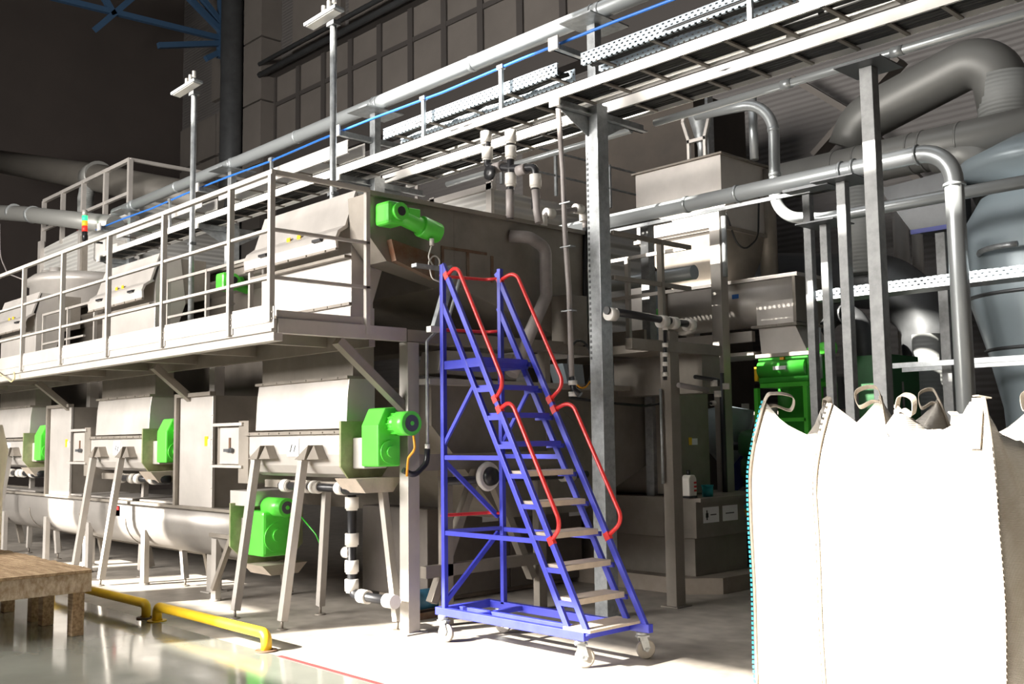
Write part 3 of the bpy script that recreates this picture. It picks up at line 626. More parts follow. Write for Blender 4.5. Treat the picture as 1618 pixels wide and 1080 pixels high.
# ================================================================== OVERHEAD PIPE BRIDGE
BX=[-6.18+3.47*1,-6.18,-9.66,-13.14,-16.6]
BL=['','tall perforated galvanised column with arms, beside the blue ladder','second galvanised pipe-bridge column behind the upper tank','third galvanised pipe-bridge post behind the railing corner','fourth and farthest galvanised pipe-bridge post at the left']
for i,x in enumerate(BX):
    if i==0: continue
    t=thing('bridge_column',BL[i],'column',(x,6.95,0),'pipe-bridge columns')
    zb=0 if i==1 else 3.3
    s=MB().box((x-.075,6.88,zb if i>1 else 0),(x+.075,7.03,4.66)).build('column_post',GALV,t,.004)
    if i==1:
        b=MB()
        for k in range(46): b.box((x-.065,6.876,2.3+k*.05),(x-.045,6.88,2.325+k*.05))
        b.build('slot_row',DARKD,s)['kind']='stuff'; MB().box((x-.11,6.84,0),(x+.11,7.07,.015)).build('base_plate',GALV,t)
    MB().box((x-.05,6.9,4.66),(x+.05,6.99,5.44)).build('upper_post',GALV,t,.003)
    MB().box((x-.2,6.68,5.44),(x+.2,7.22,5.455)).build('top_plate',GALV,t)
    for z in (4.56,5.08):
        MB().box((x-.05,6.42,z),(x-.03,7.68 if z<5 else 7.4,z+.08)).box((x-.05,6.42,z),(x+.02,7.68 if z<5 else 7.4,z+.012)).build('cross_arm',GALV,t)
        MB().box((x-.07,6.40,z-.01),(x+.05,6.42,z+.11)).build('arm_end_plate',PAPER if False else TRAY,t)
    MB().prism([(6.5,4.56),(6.9,4.56),(6.9,4.36)],'x',x-.045,x-.035).prism([(7.4,4.56),(7.02,4.56),(7.02,4.36)],'x',x-.045,x-.035).build('gusset',GALV,t)
    MB().box((x-.03,6.85,5.455),(x+.03,6.95,5.475)).tube([(x,6.95+.085*math.cos(a),5.56+.085*math.sin(a)) for a in [math.pi*2*k/16 for k in range(17)]],.008,6,0,False).build('pipe_clamp',GALV,t)
t=thing('main_pipe','large shiny zinc pipe running along the top of the pipe bridge','pipe',(-10,6.95,5.47))
MB().cyl((-17.3,6.95,5.56),(-1.5,6.95,5.56),.082,n=28).build('pipe',PIPE,t)
for x in (-16.5,-14.9,-13.1,-11.4,-9.6,-7.9,-6.1,-4.4): MB().cyl((x-.03,6.95,5.56),(x+.03,6.95,5.56),.087,n=28).build('seam_collar',PIPE,t)
def cable_tray(name,lb,y0,y1,z,h,xa,xb,m,step,cab):
    t=thing(name,lb,'cable tray',((xa+xb)/2,(y0+y1)/2,z))
    MB().box((xa,y0-.004,z),(xb,y0+.004,z+h)).box((xa,y0,z+h-.006),(xb,y0+.02,z+h)).box((xa,y0,z),(xb,y0+.02,z+.005)).build('side_channel',m,t)
    MB().box((xa,y1-.004,z),(xb,y1+.004,z+h)).build('side_channel',m,t)
    x=xa+.2
    while x<xb: MB().box((x-.018,y0,z),(x+.018,y1,z+.015)).build('rung',STEEL2,t); x+=step
    b=MB(); n=int((y1-y0-.05)/.034)
    for k in range(n):
        y=y0+.03+k*.034+random.uniform(-.005,.005); rr=random.choice((.017,.019,.022))
        pts=[(xa+.02+(xb-xa-.04)*j/14,y+random.uniform(-.02,.02),z+.02+rr+random.uniform(0,.012)) for j in range(15)]
        b.tube(pts,rr,6)
    if cab: b.build('cable_bundle',CABLE,t)['kind']='stuff'
    else: b.bm.free()
    return t
cable_tray('cable_tray','wide bright cable tray of the pipe bridge, front lower run over the tank',6.47,6.86,4.64,.085,-16.8,-1.5,TRAY,.42,True)
cable_tray('cable_tray','rear lower cable tray of the pipe bridge behind the tall column',7.3,7.66,4.72,.10,-10.0,-1.2,TRAY,.42,True)
t=cable_tray('perforated_tray','perforated cable tray on the upper arms right of the tall column',6.62,6.86,4.93,.12,-6.05,-1.5,PERF,.6,True)
t=cable_tray('perforated_tray','perforated cable tray on the upper arms between the first two columns',6.62,6.86,4.93,.12,-9.05,-6.35,PERF,.6,True)
t=cable_tray('covered_tray','plain white covered cable tray on the upper arms left of the second column',6.62,6.86,4.93,.16,-12.9,-9.75,TRAY,.6,False)
t=cable_tray('covered_tray','plain white covered cable tray at the far left of the pipe bridge',6.62,6.86,4.93,.16,-16.4,-13.4,TRAY,.6,False)
t=thing('blue_air_hose','thin bright blue hose running along the pipe bridge','hose',(-9,6.5,5))
MB().tube([(-17,6.52,5.16)]+[(-16+1.16*k,6.52,5.165-.02*(k%3==1)) for k in range(13)],.014,8).build('hose',HOSE,t)
for x in (-14.2,-11.3,-8.2,-7.0,-4.2,-3.75): MB().box((x-.02,6.50,4.73),(x+.02,6.53,5.15)).box((x-.04,6.49,5.14),(x+.04,6.54,5.18)).build('hose_bracket',GALV,t)
t=thing('rear_conduit','thin grey pipe along the rear edge of the pipe bridge','pipe',(-5,7.66,4.6))
MB().cyl((-9.2,7.66,4.62),(-6.35,7.66,4.62),.032,n=14).cyl((-6.05,7.66,4.62),(-1.0,7.66,4.62),.036,n=14).build('pipe',PIPE,t)
for x in (-4.6,-3.6): MB().cyl((x-.05,7.66,4.62),(x+.05,7.66,4.62),.042,n=14).build('coupling',PIPE,t)
# paper tags under the trays
# valve cluster hanging from the trays
t=thing('valve_manifold','black pipe manifold with white unions hanging from the pipe bridge','pipe manifold',(-6.9,6.5,3.7))
q=lambda a,c:at(a,c,y=6.55)
def un(a,c,parts=t,w_=.055):
    p=q(a,c); MB().cyl(p-V((0,0,.055)),p+V((0,0,.055)),w_,n=18).cyl(p-V((0,0,.075)),p+V((0,0,.03)),w_*.85,n=18).build('union',WHITE,parts)
MB().tube([q(770,205),q(770,262),q(806,266),q(846,264),q(846,330)],.036,12,.05).tube([q(807,205),q(806,345)],.036,12).build('pipes',BLACK,t)
for a,c in ((770,242),(807,240),(807,283),(846,285),(768,217),(807,215)): un(a,c)
for a,c in ((788,264),(826,268)):
    p=q(a,c); MB().cyl(p-V((.06,0,0)),p+V((.05,0,0)),.052,n=18).build('union',GREYP,t)
MB().lathe(q(784,272)+V((0,-.06,-.02)),[(.03,0),(.075,.015),(.07,.04),(.02,.05)],16,(0,-1,0)).build('hand_wheel',BLACK,t)
p=q(806,300); MB().tube([p,q(806,345)],.04,12).build('grey_leg',GREYP,t)
p=q(846,300); MB().tube([p,q(848,330),q(852,352)],.038,12,.05).build('grey_leg',GREYP,t)
t=thing('tank_top_pipe','black pipe with white unions along the upper tank corner','pipe',(-6.95,7.4,3.75))
q=lambda a,c:at(a,c,x=-6.98)
MB().tube([q(855,352),q(866,337),q(916,330),q(925,332),q(925,360)],.03,12,.04).build('pipe',GREYP,t)
for a,c,dv in ((857,349,(0,0,1)),(868,337,(0,1,0)),(914,330,(0,1,0)),(923,342,(0,0,1))):
    p=q(a,c); MB().cyl(p-V(dv)*.05,p+V(dv)*.05,.05,n=16).build('union',WHITE,t)
MB().tube([q(925,355),q(925,560)],.03,10).build('black_drop',BLACK,t)
t=thing('hanging_hose','slender brown hose hanging down left of the tall column','hose',(-6.3,6.62,2.1))
MB().tube([(-6.28,6.55,4.58),(-6.285,6.6,4.0),(-6.27,6.6,3.4),(-6.235,6.6,2.9),(-6.22,6.6,2.12)],.024,10,.2).build('hose',GREYP,t)
MB().tube([(-6.22,6.6,2.13),(-6.20,6.6,2.02),(-6.14,6.62,1.97)],.03,8).build('black_tip',BLACK,t)
for z in (2.08,1.98): MB().cyl((-6.21,6.6,z-.02),(-6.21,6.6,z+.02),.04,n=14).build('coupling',WHITE,t)
for z in (3.7,3.3,2.72): MB().box((-6.31,6.57,z),(-6.18,6.64,z+.01)).build('clip',GALV,t)
t=thing('cable_loop','loose yellow and black cable loop left of the tall column','cable',(-6.3,7,2.0))
c=at(917,575,x=-6.4); MB().tube([(c.x,c.y+.16*math.cos(a),c.z+.22*math.sin(a)) for a in [math.pi*2*k/20 for k in range(21)]],.012,6,0,False).build('black_loop',CABLE,t)
MB().tube([(c.x+.02,c.y+.15*math.cos(a),c.z+.22*math.sin(a)) for a in [math.pi*(.95+.8*k/10) for k in range(11)]],.009,6).build('yellow_tail',ORANGE,t)
t=thing('slack_cable','black slack cable sagging across the lower tank','cable',(-6.9,8,1.9))
MB().tube([at(900,628,x=-6.9),at(960,636,x=-6.9),at(1020,641,x=-6.9),at(1060,634,x=-6.9),at(1100,632,x=-6.9),at(1128,638,x=-6.9)],.014,8,.2).build('cable',CABLE,t)
MB().tube([at(1124,637,x=-6.9),at(1136,636,x=-6.9)],.03,10).build('end_fitting',WHITE,t)

# ================================================================== SLIM POST AND RIGHT GALLERY
t=thing('slim_post','slim grey post with small conduit standing behind the ladder foot','post',(-6.1,7.85,0))
MB().box((-6.16,7.78,0),(-6.04,7.92,2.6)).build('post',STEEL2,t,.004); MB().box((-6.2,7.74,0),(-6.0,7.96,.01)).build('base_plate',STEEL2,t); MB().cyl((-6.14,7.75,1.15),(-6.14,7.75,2.05),.014,n=8).build('conduit',GALV,t)
t=thing('side_gallery','small steel gallery with railings behind the tall column','gallery',(-6.8,8,2.4))
MB().box((-8.6,7.75,2.42),(-6.05,8.6,2.5)).build('deck',STEEL2,t); MB().box((-6.1,7.2,2.40),(-6.02,8.6,2.5)).build('beam',STEEL2,t); MB().box((-8.6,8.58,2.5),(-7.0,8.62,2.75)).build('kick_plate',STEEL2,t)
c1=at(1090,391,x=-6.1); c2=at(1090,456,x=-6.1)
for c in (c1,c2):
    MB().box((-6.12,7.05,c.z-.02),(-6.08,c.y,c.z+.02)).build('rail',STEEL2,t); MB().box((-8.6,c.y-.03,c.z-.02),(-6.1,c.y,c.z+.015)).build('rail',FRAME,t)
for y in (7.75,): MB().box((-6.13,y-.02,2.5),(-6.07,y+.02,c1.z)).build('rail_post',STEEL2,t)
for x in (-6.9,-7.7,-8.5): MB().box((x-.025,c1.y-.04,2.5),(x+.025,c1.y,c1.z)).build('rail_post',FRAME,t)
MB().box((-7.2,8.3,2.02),(-6.05,8.6,2.42)).build('lower_cabinet',STEEL2,t)
t=thing('valve_line','black pipe with white unions and a dangling valve chain by the slim post','pipe',(-6.1,8,2.4))
q=lambda a,c:at(a,c,x=-5.95)
MB().tube([q(958,490),q(1095,513)],.036,12).build('pipe',BLACK,t)
for a,c in ((966,496),(1047,508),(1063,510),(1089,513)):
    p=q(a,c); MB().cyl(p-V((0,.045,0)),p+V((0,.045,0)),.06,n=18).build('union',WHITE,t)
MB().tube([q(1051,515),q(1051,600)],.018,8).build('drop_chain',BLACK,t)
for c in (518,545,560,575,591): p=q(1051,c); MB().cyl(p-V((0,0,.02)),p+V((0,0,.02)),.028,n=12).build('bead',WHITE,t)
MB().tube([q(1072,608),q(1118,616)],.025,10).build('grey_branch',GREYP,t); MB().tube([q(1098,595),q(1135,600),q(1135,610)],.02,10).build('black_branch',BLACK,t)
for a,c in ((1128,605),(1147,610),(1134,622)): p=q(a,c); MB().cyl(p-V((0,0,.03)),p+V((0,0,.03)),.035,n=12).build('small_union',WHITE,t)

# ================================================================== STEEL HOPPER, SCREW AND ROTARY VALVE (right)
hx0,hx1,hy0,hy1=-8.24,-6.93,10.0,11.0
t=thing('feed_hopper','big square steel hopper on posts, upper right of the tall column','hopper',(-7.6,10.5,3.3))
MB().box((hx0,hy0,4.06),(hx1,hy1,4.93)).build('bin',STEEL,t,.005)
MB().box((hx0-.04,hy0-.04,4.93),(hx1+.04,hy1+.04,4.955)).build('lid',STEEL2,t,.003)
b=MB(); v=[(hx0,hy0,4.06),(hx1,hy0,4.06),(hx1,hy1,4.06),(hx0,hy1,4.06)]; w_=[(-7.75,10.2,3.30),(-7.1,10.2,3.36),(-7.1,10.75,3.36),(-7.75,10.75,3.30)]
b.hexa(w_+v); b.build('cone',STEEL2,t); MB().box((hx0-.03,hy0-.03,4.03),(hx1+.03,hy1+.03,4.075)).build('flange',STEEL2,t)
MB().box((hx0+.1,hy0-.07,4.06),(hx1-.1,hy0,4.12)).build('brace_flange',STEEL,t)
MB().cyl((-6.95,11.0,3.5),(-6.95,11.0,4.9),.11,n=16).build('corner_pipe',STEEL2,t)
MB().tube([(-6.92,10.02,4.3),(-6.9,10.3,3.75),(-6.9,10.7,4.0),(-6.9,10.75,4.6)],.012,6,.25).build('hanging_cable',CABLE,t)
t=thing('funnel_stack','small flared steel funnel on brackets atop the feed hopper','funnel',(-7.15,10.1,4.955))
fx=at(1108,200,y=10.1).x
MB().lathe((fx,10.1,4.955),[(.05,0),(.05,.16),(.06,.2),(.15,.52),(.17,.56),(.12,.56)],24).build('funnel',GALV,t)
for s in (-1,1): MB().bar((fx+s*.12,10.0,4.955),(fx+s*.12,10.0,5.2),.035,.04).bar((fx+s*.12,10.0,5.2),(fx+s*.2,10.0,5.45),.035,.04).bar((fx+s*.2,10.0,5.45),(fx+s*.16,10.0,5.56),.035,.04).build('bracket',STEEL,t)
MB().box((fx-.14,9.98,5.16),(fx+.14,10.02,5.2)).build('cross_strap',STEEL,t)
t=thing('suction_pipe','curved zinc pipe rising from the funnel and dropping right of the feed hopper','pipe',(-6,9.8,4))
yq=9.8; q=lambda a,c:at(a,c,y=yq)
MB().tube([q(1100,182),q(1222,158),q(1225,343),q(1300,345),q(1700,272)],.062,16,.42,seg=10).build('pipe',PIPE,t)
for a,c in ((1222,205),(1224,276),(1225,310)): p=q(a,c); MB().cyl(p-V((0,0,.02)),p+V((0,0,.02)),.068,n=16).build('collar',PIPE,t)
tag(MB().tube([(-6.85,10.6,4.955),(-6.85,10.6,5.75)],.055,14).build('vent_pipe',PIPE),'short upright ribbed pipe standing on the feed hopper lid','pipe')
# hopper support posts
t=thing('hopper_post','bright square post in front of the feed hopper','post',(-6.9,9.75,0))
pa=at(1133,330,y=9.75); MB().box((pa.x-.07,9.68,0),(pa.x+.07,9.82,pa.z)).build('post',FRAME,t,.004); MB().prism([(pa.x-.1,pa.z-.16),(pa.x+.04,pa.z-.0),(pa.x+.15,pa.z+.08),(pa.x-.1,pa.z+.08)],'y',9.78,9.9).build('gusset',STEEL,t); MB().cyl((pa.x+.12,9.7,3.4),(pa.x+.12,9.7,4.1),.03,n=10).build('conduit',GALV,t)
MB().tube([(pa.x+.05,9.66,2.3),(pa.x+.05,9.66,.4)],.03,8).build('black_pipe',BLACK,t)
t=thing('hopper_post','short square post under the long screw conveyor','post',(-7.6,10.2,0)); pa=at(1095,520,y=10.4); MB().box((pa.x-.06,10.34,.2),(pa.x+.06,10.46,3.0)).build('post',FRAME,t); MB().box((pa.x-.1,10.3,0),(pa.x+.1,10.5,.2)).build('foot',STEEL2,t)
t=thing('long_screw_conveyor','long horizontal steel screw conveyor under the feed hopper','conveyor',(-7,10.25,2.85))
r_=.27; pf=[(10.0,3.36)]+[(10.27-r_*math.cos(a),3.12-r_*math.sin(a)) for a in [math.pi*k/12 for k in range(13)]]+[(10.54,3.36)]
b=MB().prism(pf,'x',-7.78,-6.02); [setattr(f,'smooth',len(f.verts)==4) for f in b.bm.faces]; b.build('trough',STEEL,t)
MB().box((-7.85,9.96,3.35),(-5.95,10.58,3.39)).build('cover',STEEL,t); MB().box((-7.82,9.94,2.85),(-7.78,10.6,3.39)).build('end_flange',STEEL2,t)
MB().prism([(9.97,3.36),(10.6,3.36),(10.6,2.95),(10.45,2.84),(9.97,2.84)],'x',-6.02,-5.98).build('end_plate',STEEL2,t,.003); MB().cyl((-5.98,10.27,3.13),(-5.93,10.27,3.13),.06,n=16).build('shaft_boss',DARKD,t)
MB().box((-6.83,9.995,3.18),(-6.74,10.0,3.23)).build('blue_plate',HOSE,t)
MB().box((-6.50,9.985,2.82),(-6.0,10.5,3.1)).build('outlet',STEEL,t,.003)
b=MB().hexa([(-6.43,9.95,2.50),(-5.85,9.95,2.50),(-5.85,10.5,2.50),(-6.43,10.5,2.50),(-6.48,9.99,2.82),(-6.02,9.99,2.82),(-6.02,10.5,2.82),(-6.48,10.5,2.82)]); b.build('transition',STEEL,t)
MB().box((-6.54,9.93,2.80),(-5.96,10.55,2.83)).bolts((-6.54,9.93,2.815),(-5.98,9.93,2.815),6).box((-6.48,9.9,2.46),(-5.8,10.55,2.5)).build('flange',STEEL2,t)
MB().cyl((-8.1,10.2,3.1),(-7.82,10.2,3.1),.11,n=20).build('green_drive',GREEN2,t)
t=thing('conveyor_beam','bright steel beams of the frame under the long screw conveyor','beam',(-6.9,10,2.6))
MB().box((-8.4,9.95,2.66),(-6.55,10.02,2.78)).box((-8.4,10.55,2.5),(-6.5,10.62,2.6)).box((-7.3,9.9,2.5),(-6.5,10.6,2.54)).build('beam_pair',STEEL,t)
t=thing('rotary_valve','green rotary valve on a tall green open stand','machine',(-6.2,10.2,0))
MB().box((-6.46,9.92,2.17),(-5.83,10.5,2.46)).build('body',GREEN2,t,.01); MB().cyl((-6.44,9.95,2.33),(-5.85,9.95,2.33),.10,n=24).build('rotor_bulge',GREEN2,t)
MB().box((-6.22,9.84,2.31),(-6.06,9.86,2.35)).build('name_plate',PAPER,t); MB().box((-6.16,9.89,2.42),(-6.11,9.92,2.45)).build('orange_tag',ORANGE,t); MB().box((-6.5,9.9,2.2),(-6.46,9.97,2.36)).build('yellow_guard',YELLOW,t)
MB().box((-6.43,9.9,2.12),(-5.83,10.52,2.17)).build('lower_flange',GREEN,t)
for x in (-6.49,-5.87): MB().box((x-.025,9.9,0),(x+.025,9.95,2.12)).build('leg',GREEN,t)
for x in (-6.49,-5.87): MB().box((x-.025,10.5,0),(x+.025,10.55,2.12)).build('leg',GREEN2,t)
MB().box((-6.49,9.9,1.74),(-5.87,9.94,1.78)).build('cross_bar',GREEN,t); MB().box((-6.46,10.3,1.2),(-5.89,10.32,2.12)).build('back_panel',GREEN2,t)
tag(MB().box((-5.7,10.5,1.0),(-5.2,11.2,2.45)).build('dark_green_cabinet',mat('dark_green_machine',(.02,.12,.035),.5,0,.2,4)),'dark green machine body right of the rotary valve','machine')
t=thing('side_gearmotor','small bright green gearmotor right of the rotary valve','gearmotor',at(1290,570,y=10.0))
c=at(1285,560,y=10.0); MB().box((c.x-.05,9.95,c.z-.12),(c.x+.04,10.1,c.z+.08)).build('gearbox',GREEN,t,.01); MB().cyl((c.x+.04,10.02,c.z+.06),(c.x+.24,10.02,c.z+.06),.07,n=18).build('motor',GREEN,t)
for i in range(5):
    pass
# blue cabinets and pump
for k,lb in enumerate(('blue cabinet left of two, behind the white bags','blue cabinet right of two, nearest the rotary valve stand')):
    x=at(1172 if k==0 else 1206,700,y=10.9); 
    t=thing('blue_cabinet',lb,'cabinet',(x.x,10.9,0),'pair of blue cabinets'); w_=.37
    MB().box((x.x-w_/2,10.9,0),(x.x+w_/2,11.4,1.6)).build('body',BLUEC,t,.006); MB().box((x.x-w_/2,10.88,1.6),(x.x+w_/2,11.42,1.63)).build('top',PAPER,t)
t=thing('green_pump','dark green pump with blue-grey base in front of the blue cabinets','pump',(-6.3,10.3,.9))
pb=at(1190,760,y=10.3); MB().lathe((pb.x,10.3,1.0),[(.12,0),(.12,.1),(.14,.12),(.14,.3),(.1,.34),(.13,.36),(.16,.4),(.16,.58),(.12,.64),(.04,.66)],20).build('motor',mat('pump_green',(.03,.13,.04),.45,0,.2,5),t)
MB().cyl((pb.x-.4,10.3,1.47),(pb.x-.1,10.3,1.47),.05,n=14).build('suction_pipe',BLACK,t); MB().lathe((pb.x,10.3,.0),[(.25,0),(.25,.9),(.12,1.0)],18).build('pedestal',DARKD,t)
tag(MB().lathe((-7.4,10.6,1.2),[(.05,0),(.3,.3),(.35,.7),(.1,.75)],24).build('white_tank',CYCL),'rounded pale tank glimpsed left of the hopper post','tank')
tag(MB().box((-7.6,11.5,1.55),(-5.6,11.8,1.9)).build('light_bench',STEEL2),'long pale steel bench behind the hopper post','bench')
for i,px in enumerate((1178,1222)):
    c=at(px,650,y=11.2); tag(MB().cyl((c.x,11.2,1.63),(c.x,11.2,2.0 if i==0 else 1.95),.05,n=12).build('bottle',WHITE),('left' if i==0 else 'right')+' of two pale upright tubes on the blue cabinets','tube')

c=at(995,500,y=11.6); tag(MB().lathe((c.x+.1,11.6,0),[(.3,0),(.3,1.4),(.5,2.0),(.5,3.6),(.4,3.9),(.2,4.0)],36).build('pale_silo',CYCL),'rounded pale vessel glimpsed behind the gallery rails left of the hopper','silo')
c=at(1045,440,y=11.6); tag(MB().box((c.x-.1,11.0,0),(c.x+.12,11.1,c.z)).build('pale_upright',STEEL),'bright upright steel member behind the gallery rails','post')
# ================================================================== RIGHT PIPEWORK
def post(px,ytop,y,w_,lb,base=0,m=GALVP,plate=False,cy=False):
    T=at(px,ytop,y=y); t=thing('support_post',lb,'post',(T.x,y,base),'galvanised pipe support posts')
    b=MB()
    if cy: b.cyl((T.x,y,base+.01),(T.x,y,T.z),w_/2,n=14)
    else: b.box((T.x-w_/2,y-w_/2,base+.01),(T.x+w_/2,y+w_/2,T.z))
    b.build('post',m,t,.004); MB().box((T.x-w_,y-w_,base),(T.x+w_,y+w_,base+.012)).build('base_plate',m,t)
    if plate: MB().box((T.x-.2,y-.2,T.z),(T.x+.2,y+.2,T.z+.012)).build('top_plate',DARKD,t)
    return T
T=post(1372,108,7.66,.11,'thickest tall galvanised post carrying the thin bridge pipe',plate=True)
T2=post(1331,288,8.2,.085,'mid-height galvanised post under the clamped zinc pipe',plate=True)
T3=post(1303,355,8.8,.075,'shorter galvanised post left of the pair, with slotted strip, under the lower pipe',plate=True)
T4=post(1276,308,9.0,.08,'grey post behind the lower bend of the suction pipe')
T5=post(1022,352,8.75,.11,'square post with a small top plate under the zinc pipe, left of the feed hopper',plate=True)
post(1488,368,10.2,.10,'bright slim post below the dark hood at the right'); post(1500,372,10.8,.09,'dim slim post right behind the bright one')
t=thing('zinc_process_pipe','long zinc pipe crossing in front of the hopper, bending down into the white bags','pipe',(-5,8.2,3.8))
z_=T2.z+.1; q=at(1505,240,y=8.2); A=at(957,347,y=8.2)
MB().tube([(-8.2,8.2,z_),(q.x,8.2,z_),(q.x,8.2,.6)],.075,18,.28,seg=10).build('pipe',PIPE,t)
for px in (1165,1085): p=at(px,300,y=8.2); MB().cyl((p.x-.015,8.2,z_),(p.x+.015,8.2,z_),.085,n=18).build('clamp',PIPE,t)
for dx in (0,.12,.3): MB().cyl((T2.x+dx-.012,8.2,z_),(T2.x+dx+.012,8.2,z_),.088,n=18).build('clamp',PIPE,t)
parts(MB().cyl((q.x-.3,8.2,z_),(q.x-.28,8.2,z_),.088,n=18).cyl((q.x,8.2,z_-.32),(q.x,8.2,z_-.3),.088,n=18),'clamp',PIPE,t)
MB().box((-7.8,8.23,z_-.12),(-4.75,8.25,z_-.085)).build('support_strip',GALV,t); MB().box((-4.95,8.1,z_-.11),(-4.5,8.3,z_-.085)).build('saddle',DARKD,t)
tag(MB().cyl((-9.0,8.9,3.35),(-6.55,8.9,3.35),.08,n=16).build('short_pipe',PIPE),'short horizontal zinc pipe end between gallery rails','pipe')
# big ducts
t=thing('main_duct','huge horizontal spiral duct crossing at the upper right','duct',(-5,12,4.5))
ya=12.0
za=at(1400,252,y=12).z
MB().cyl((-9.1,12.0,za),(-2.6,12,za),.25,n=36).build('duct_tube',DUCT,t)
for x in (-8.6,-7.4,-6.5,-6.2,-5.9,-5.5,-5.35,-4.9): MB().cyl((x-.012,12,za),(x+.012,12,za),.256,n=36).build('seam_ring',DUCT,t)
b=MB(); b.tube([(-5.2,12,za-.05),(-4.75,12,za-.2),(-4.5,11.9,za-.75)],.24,24,.3); b.build('lower_branch',DUCT,t)
t=thing('angled_duct','thick angled duct rising to the upper right corner and bending down','duct',(-5.5,12.6,5))
yq=12.6; q=lambda a,c:at(a,c,y=yq)
MB().tube([q(1345,235),q(1362,190),q(1570,80),q(1592,185)],.31,28,.42,seg=10).build('duct_tube',mat('grey_duct_steel',(.20,.20,.19),.48,.3),t)
c=q(1592,185); MB().cyl((c.x,yq,c.z-.05),(c.x,yq,c.z+.5),.325,n=32).build('ribbed_sleeve',DUCTR,t); MB().cyl((c.x,yq,c.z-.35),(c.x,yq,c.z-.02),.40,.33,n=32).build('skirt',DUCT,t)
t=thing('vertical_spiral_duct','upright ribbed spiral duct dropping from the main duct behind the posts','duct',(-5.6,12,3)); c=at(1358,300,y=12.0); MB().cyl((c.x,12,3.6),(c.x,12,4.7),.21,n=32).build('duct_tube',DUCTR,t)
t=thing('dark_fan_duct','dark fat curved duct low behind the posts at right','duct',(-5,12.5,3)); q=lambda a,c:at(a,c,y=12.4)
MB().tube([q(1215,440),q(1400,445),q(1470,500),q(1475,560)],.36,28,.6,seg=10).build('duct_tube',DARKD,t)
t=thing('exhaust_cone','dark sloped hood with blue rim hanging at the right','hood',(-5,11,3.5)); a=at(1452,355,y=11.2); b_=at(1512,345,y=11.2)
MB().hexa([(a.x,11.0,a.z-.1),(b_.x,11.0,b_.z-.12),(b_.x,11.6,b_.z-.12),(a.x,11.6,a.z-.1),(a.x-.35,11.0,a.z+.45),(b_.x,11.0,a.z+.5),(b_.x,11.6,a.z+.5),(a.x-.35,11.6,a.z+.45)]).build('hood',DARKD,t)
MB().box((a.x,10.98,a.z-.14),(b_.x,11.0,a.z-.09)).build('rim',BLUEC,t)
t=thing('cyclone_separator','large blue-grey cyclone vessel with dark rings at the right edge','cyclone',(-4,11.5,0)); cx=-3.88
MB().lathe((cx,11.5,0),[(.3,0),(.45,.9),(.5,1.85),(.62,2.42),(.78,3.0),(.80,3.05),(.80,3.8),(.62,4.1),(.30,4.25),(.3,4.3),(.78,4.36),(.8,4.5),(.3,4.75)],48).build('vessel',CYCL,t)
for r0_,z in ((.64,2.46),(.80,3.02),(.48,1.87)): MB().lathe((cx,11.5,z-.025),[(r0_-.04,0),(r0_+.012,.01),(r0_+.02,.03),(r0_-.04,.06)],48).build('ring',DARKD if z>2 else CYCL,t)
MB().tube([(cx+.45*math.cos(a),11.5+.45*math.sin(a)-.55,3.45) for a in [math.pi*(1.05+.5*k/8) for k in range(9)]],.03,8).build('handle_hoop',GALV,t)
t=thing('perforated_walkway','narrow perforated zinc walkway edge crossing the right side','cable tray',(-4,9.0,2.9)); w0=at(1320,463,y=9)
MB().box((w0.x-.25,8.995,2.92),(-2.0,9.0,3.0)).build('edge_strip',PERF,t); MB().box((w0.x-.25,9.0,2.9),(-2.0,9.3,2.92)).build('tray_floor',GALV,t)
for py,y,lb,xa in ((572,9.8,'upper thin light rail in front of the cyclone',1410),(578,10.4,'lower thin light rail behind the support posts',1425)):
    c=at(xa,py+5,y=y); tag(MB().box((c.x,y,c.z-.03),(c.x+2.2,y+.04,c.z+.02)).build('thin_rail',GALV),lb,'rail')
t=thing('exhaust_stack','shiny ribbed upright duct low at the right behind the bags','duct',(-4.9,12,0)); c=at(1466,560,y=11.8); MB().cyl((c.x,11.8,.0),(c.x,11.8,2.75),.17,n=28).build('duct_tube',DUCTR,t)
t=thing('exhaust_stack','dimmer ribbed upright duct low behind the thick post','duct',(-5.3,12,0)); c=at(1362,600,y=11.8); MB().cyl((c.x,11.8,.0),(c.x,11.8,2.6),.15,n=28).build('duct_tube',DUCTR,t)
t=thing('goose_neck_pipe','grey gooseneck vent pipe right of the thickest post','pipe',(-5,11,1)); c=at(1413,600,y=10.8); MB().tube([(c.x-.3,10.8,0.01),(c.x-.3,10.8,2.22),(c.x,10.8,2.3),(c.x,10.8,.01)],.1,16,.15).build('pipe',GREYP,t); MB().cyl((c.x,10.8,1.85),(c.x,10.8,1.88),.108,n=18).build('collar',DARKD,t)
t=thing('round_fan','dark round fan housing between the support posts','fan',(-5.5,11.2,2)); c=at(1330,560,y=11.4)
MB().tube([(c.x+.32*math.cos(a),11.4,c.z+.05+.45*math.sin(a)) for a in [math.pi*(-.4+1.4*k/16) for k in range(17)]],.13,16,0,True).build('housing',DARKD,t); MB().box((c.x-.5,11.6,.3),(c.x+.7,11.8,2.3)).build('back_plate',DARKD,t)
tag(MB().cyl((at(1284,540,y=9.9).x,10.0,2.2),(at(1284,540,y=9.9).x,10.0,2.75),.045,n=12).build('sight_tube',PIPE),'short shiny upright tube above the small green gearmotor','tube')
# foil wrapped column and wall-side shapes
t=thing('foil_pipe','foil-wrapped crinkled upright pipe behind the thick post','pipe',(-5,13,3)); c=at(1425,400,y=13); MB().cyl((c.x,13,0),(c.x,13,4.6),.1,n=16).cyl((c.x+.22,13,0),(c.x+.22,13,4.5),.07,n=14).build('pipe',TRAY,t)

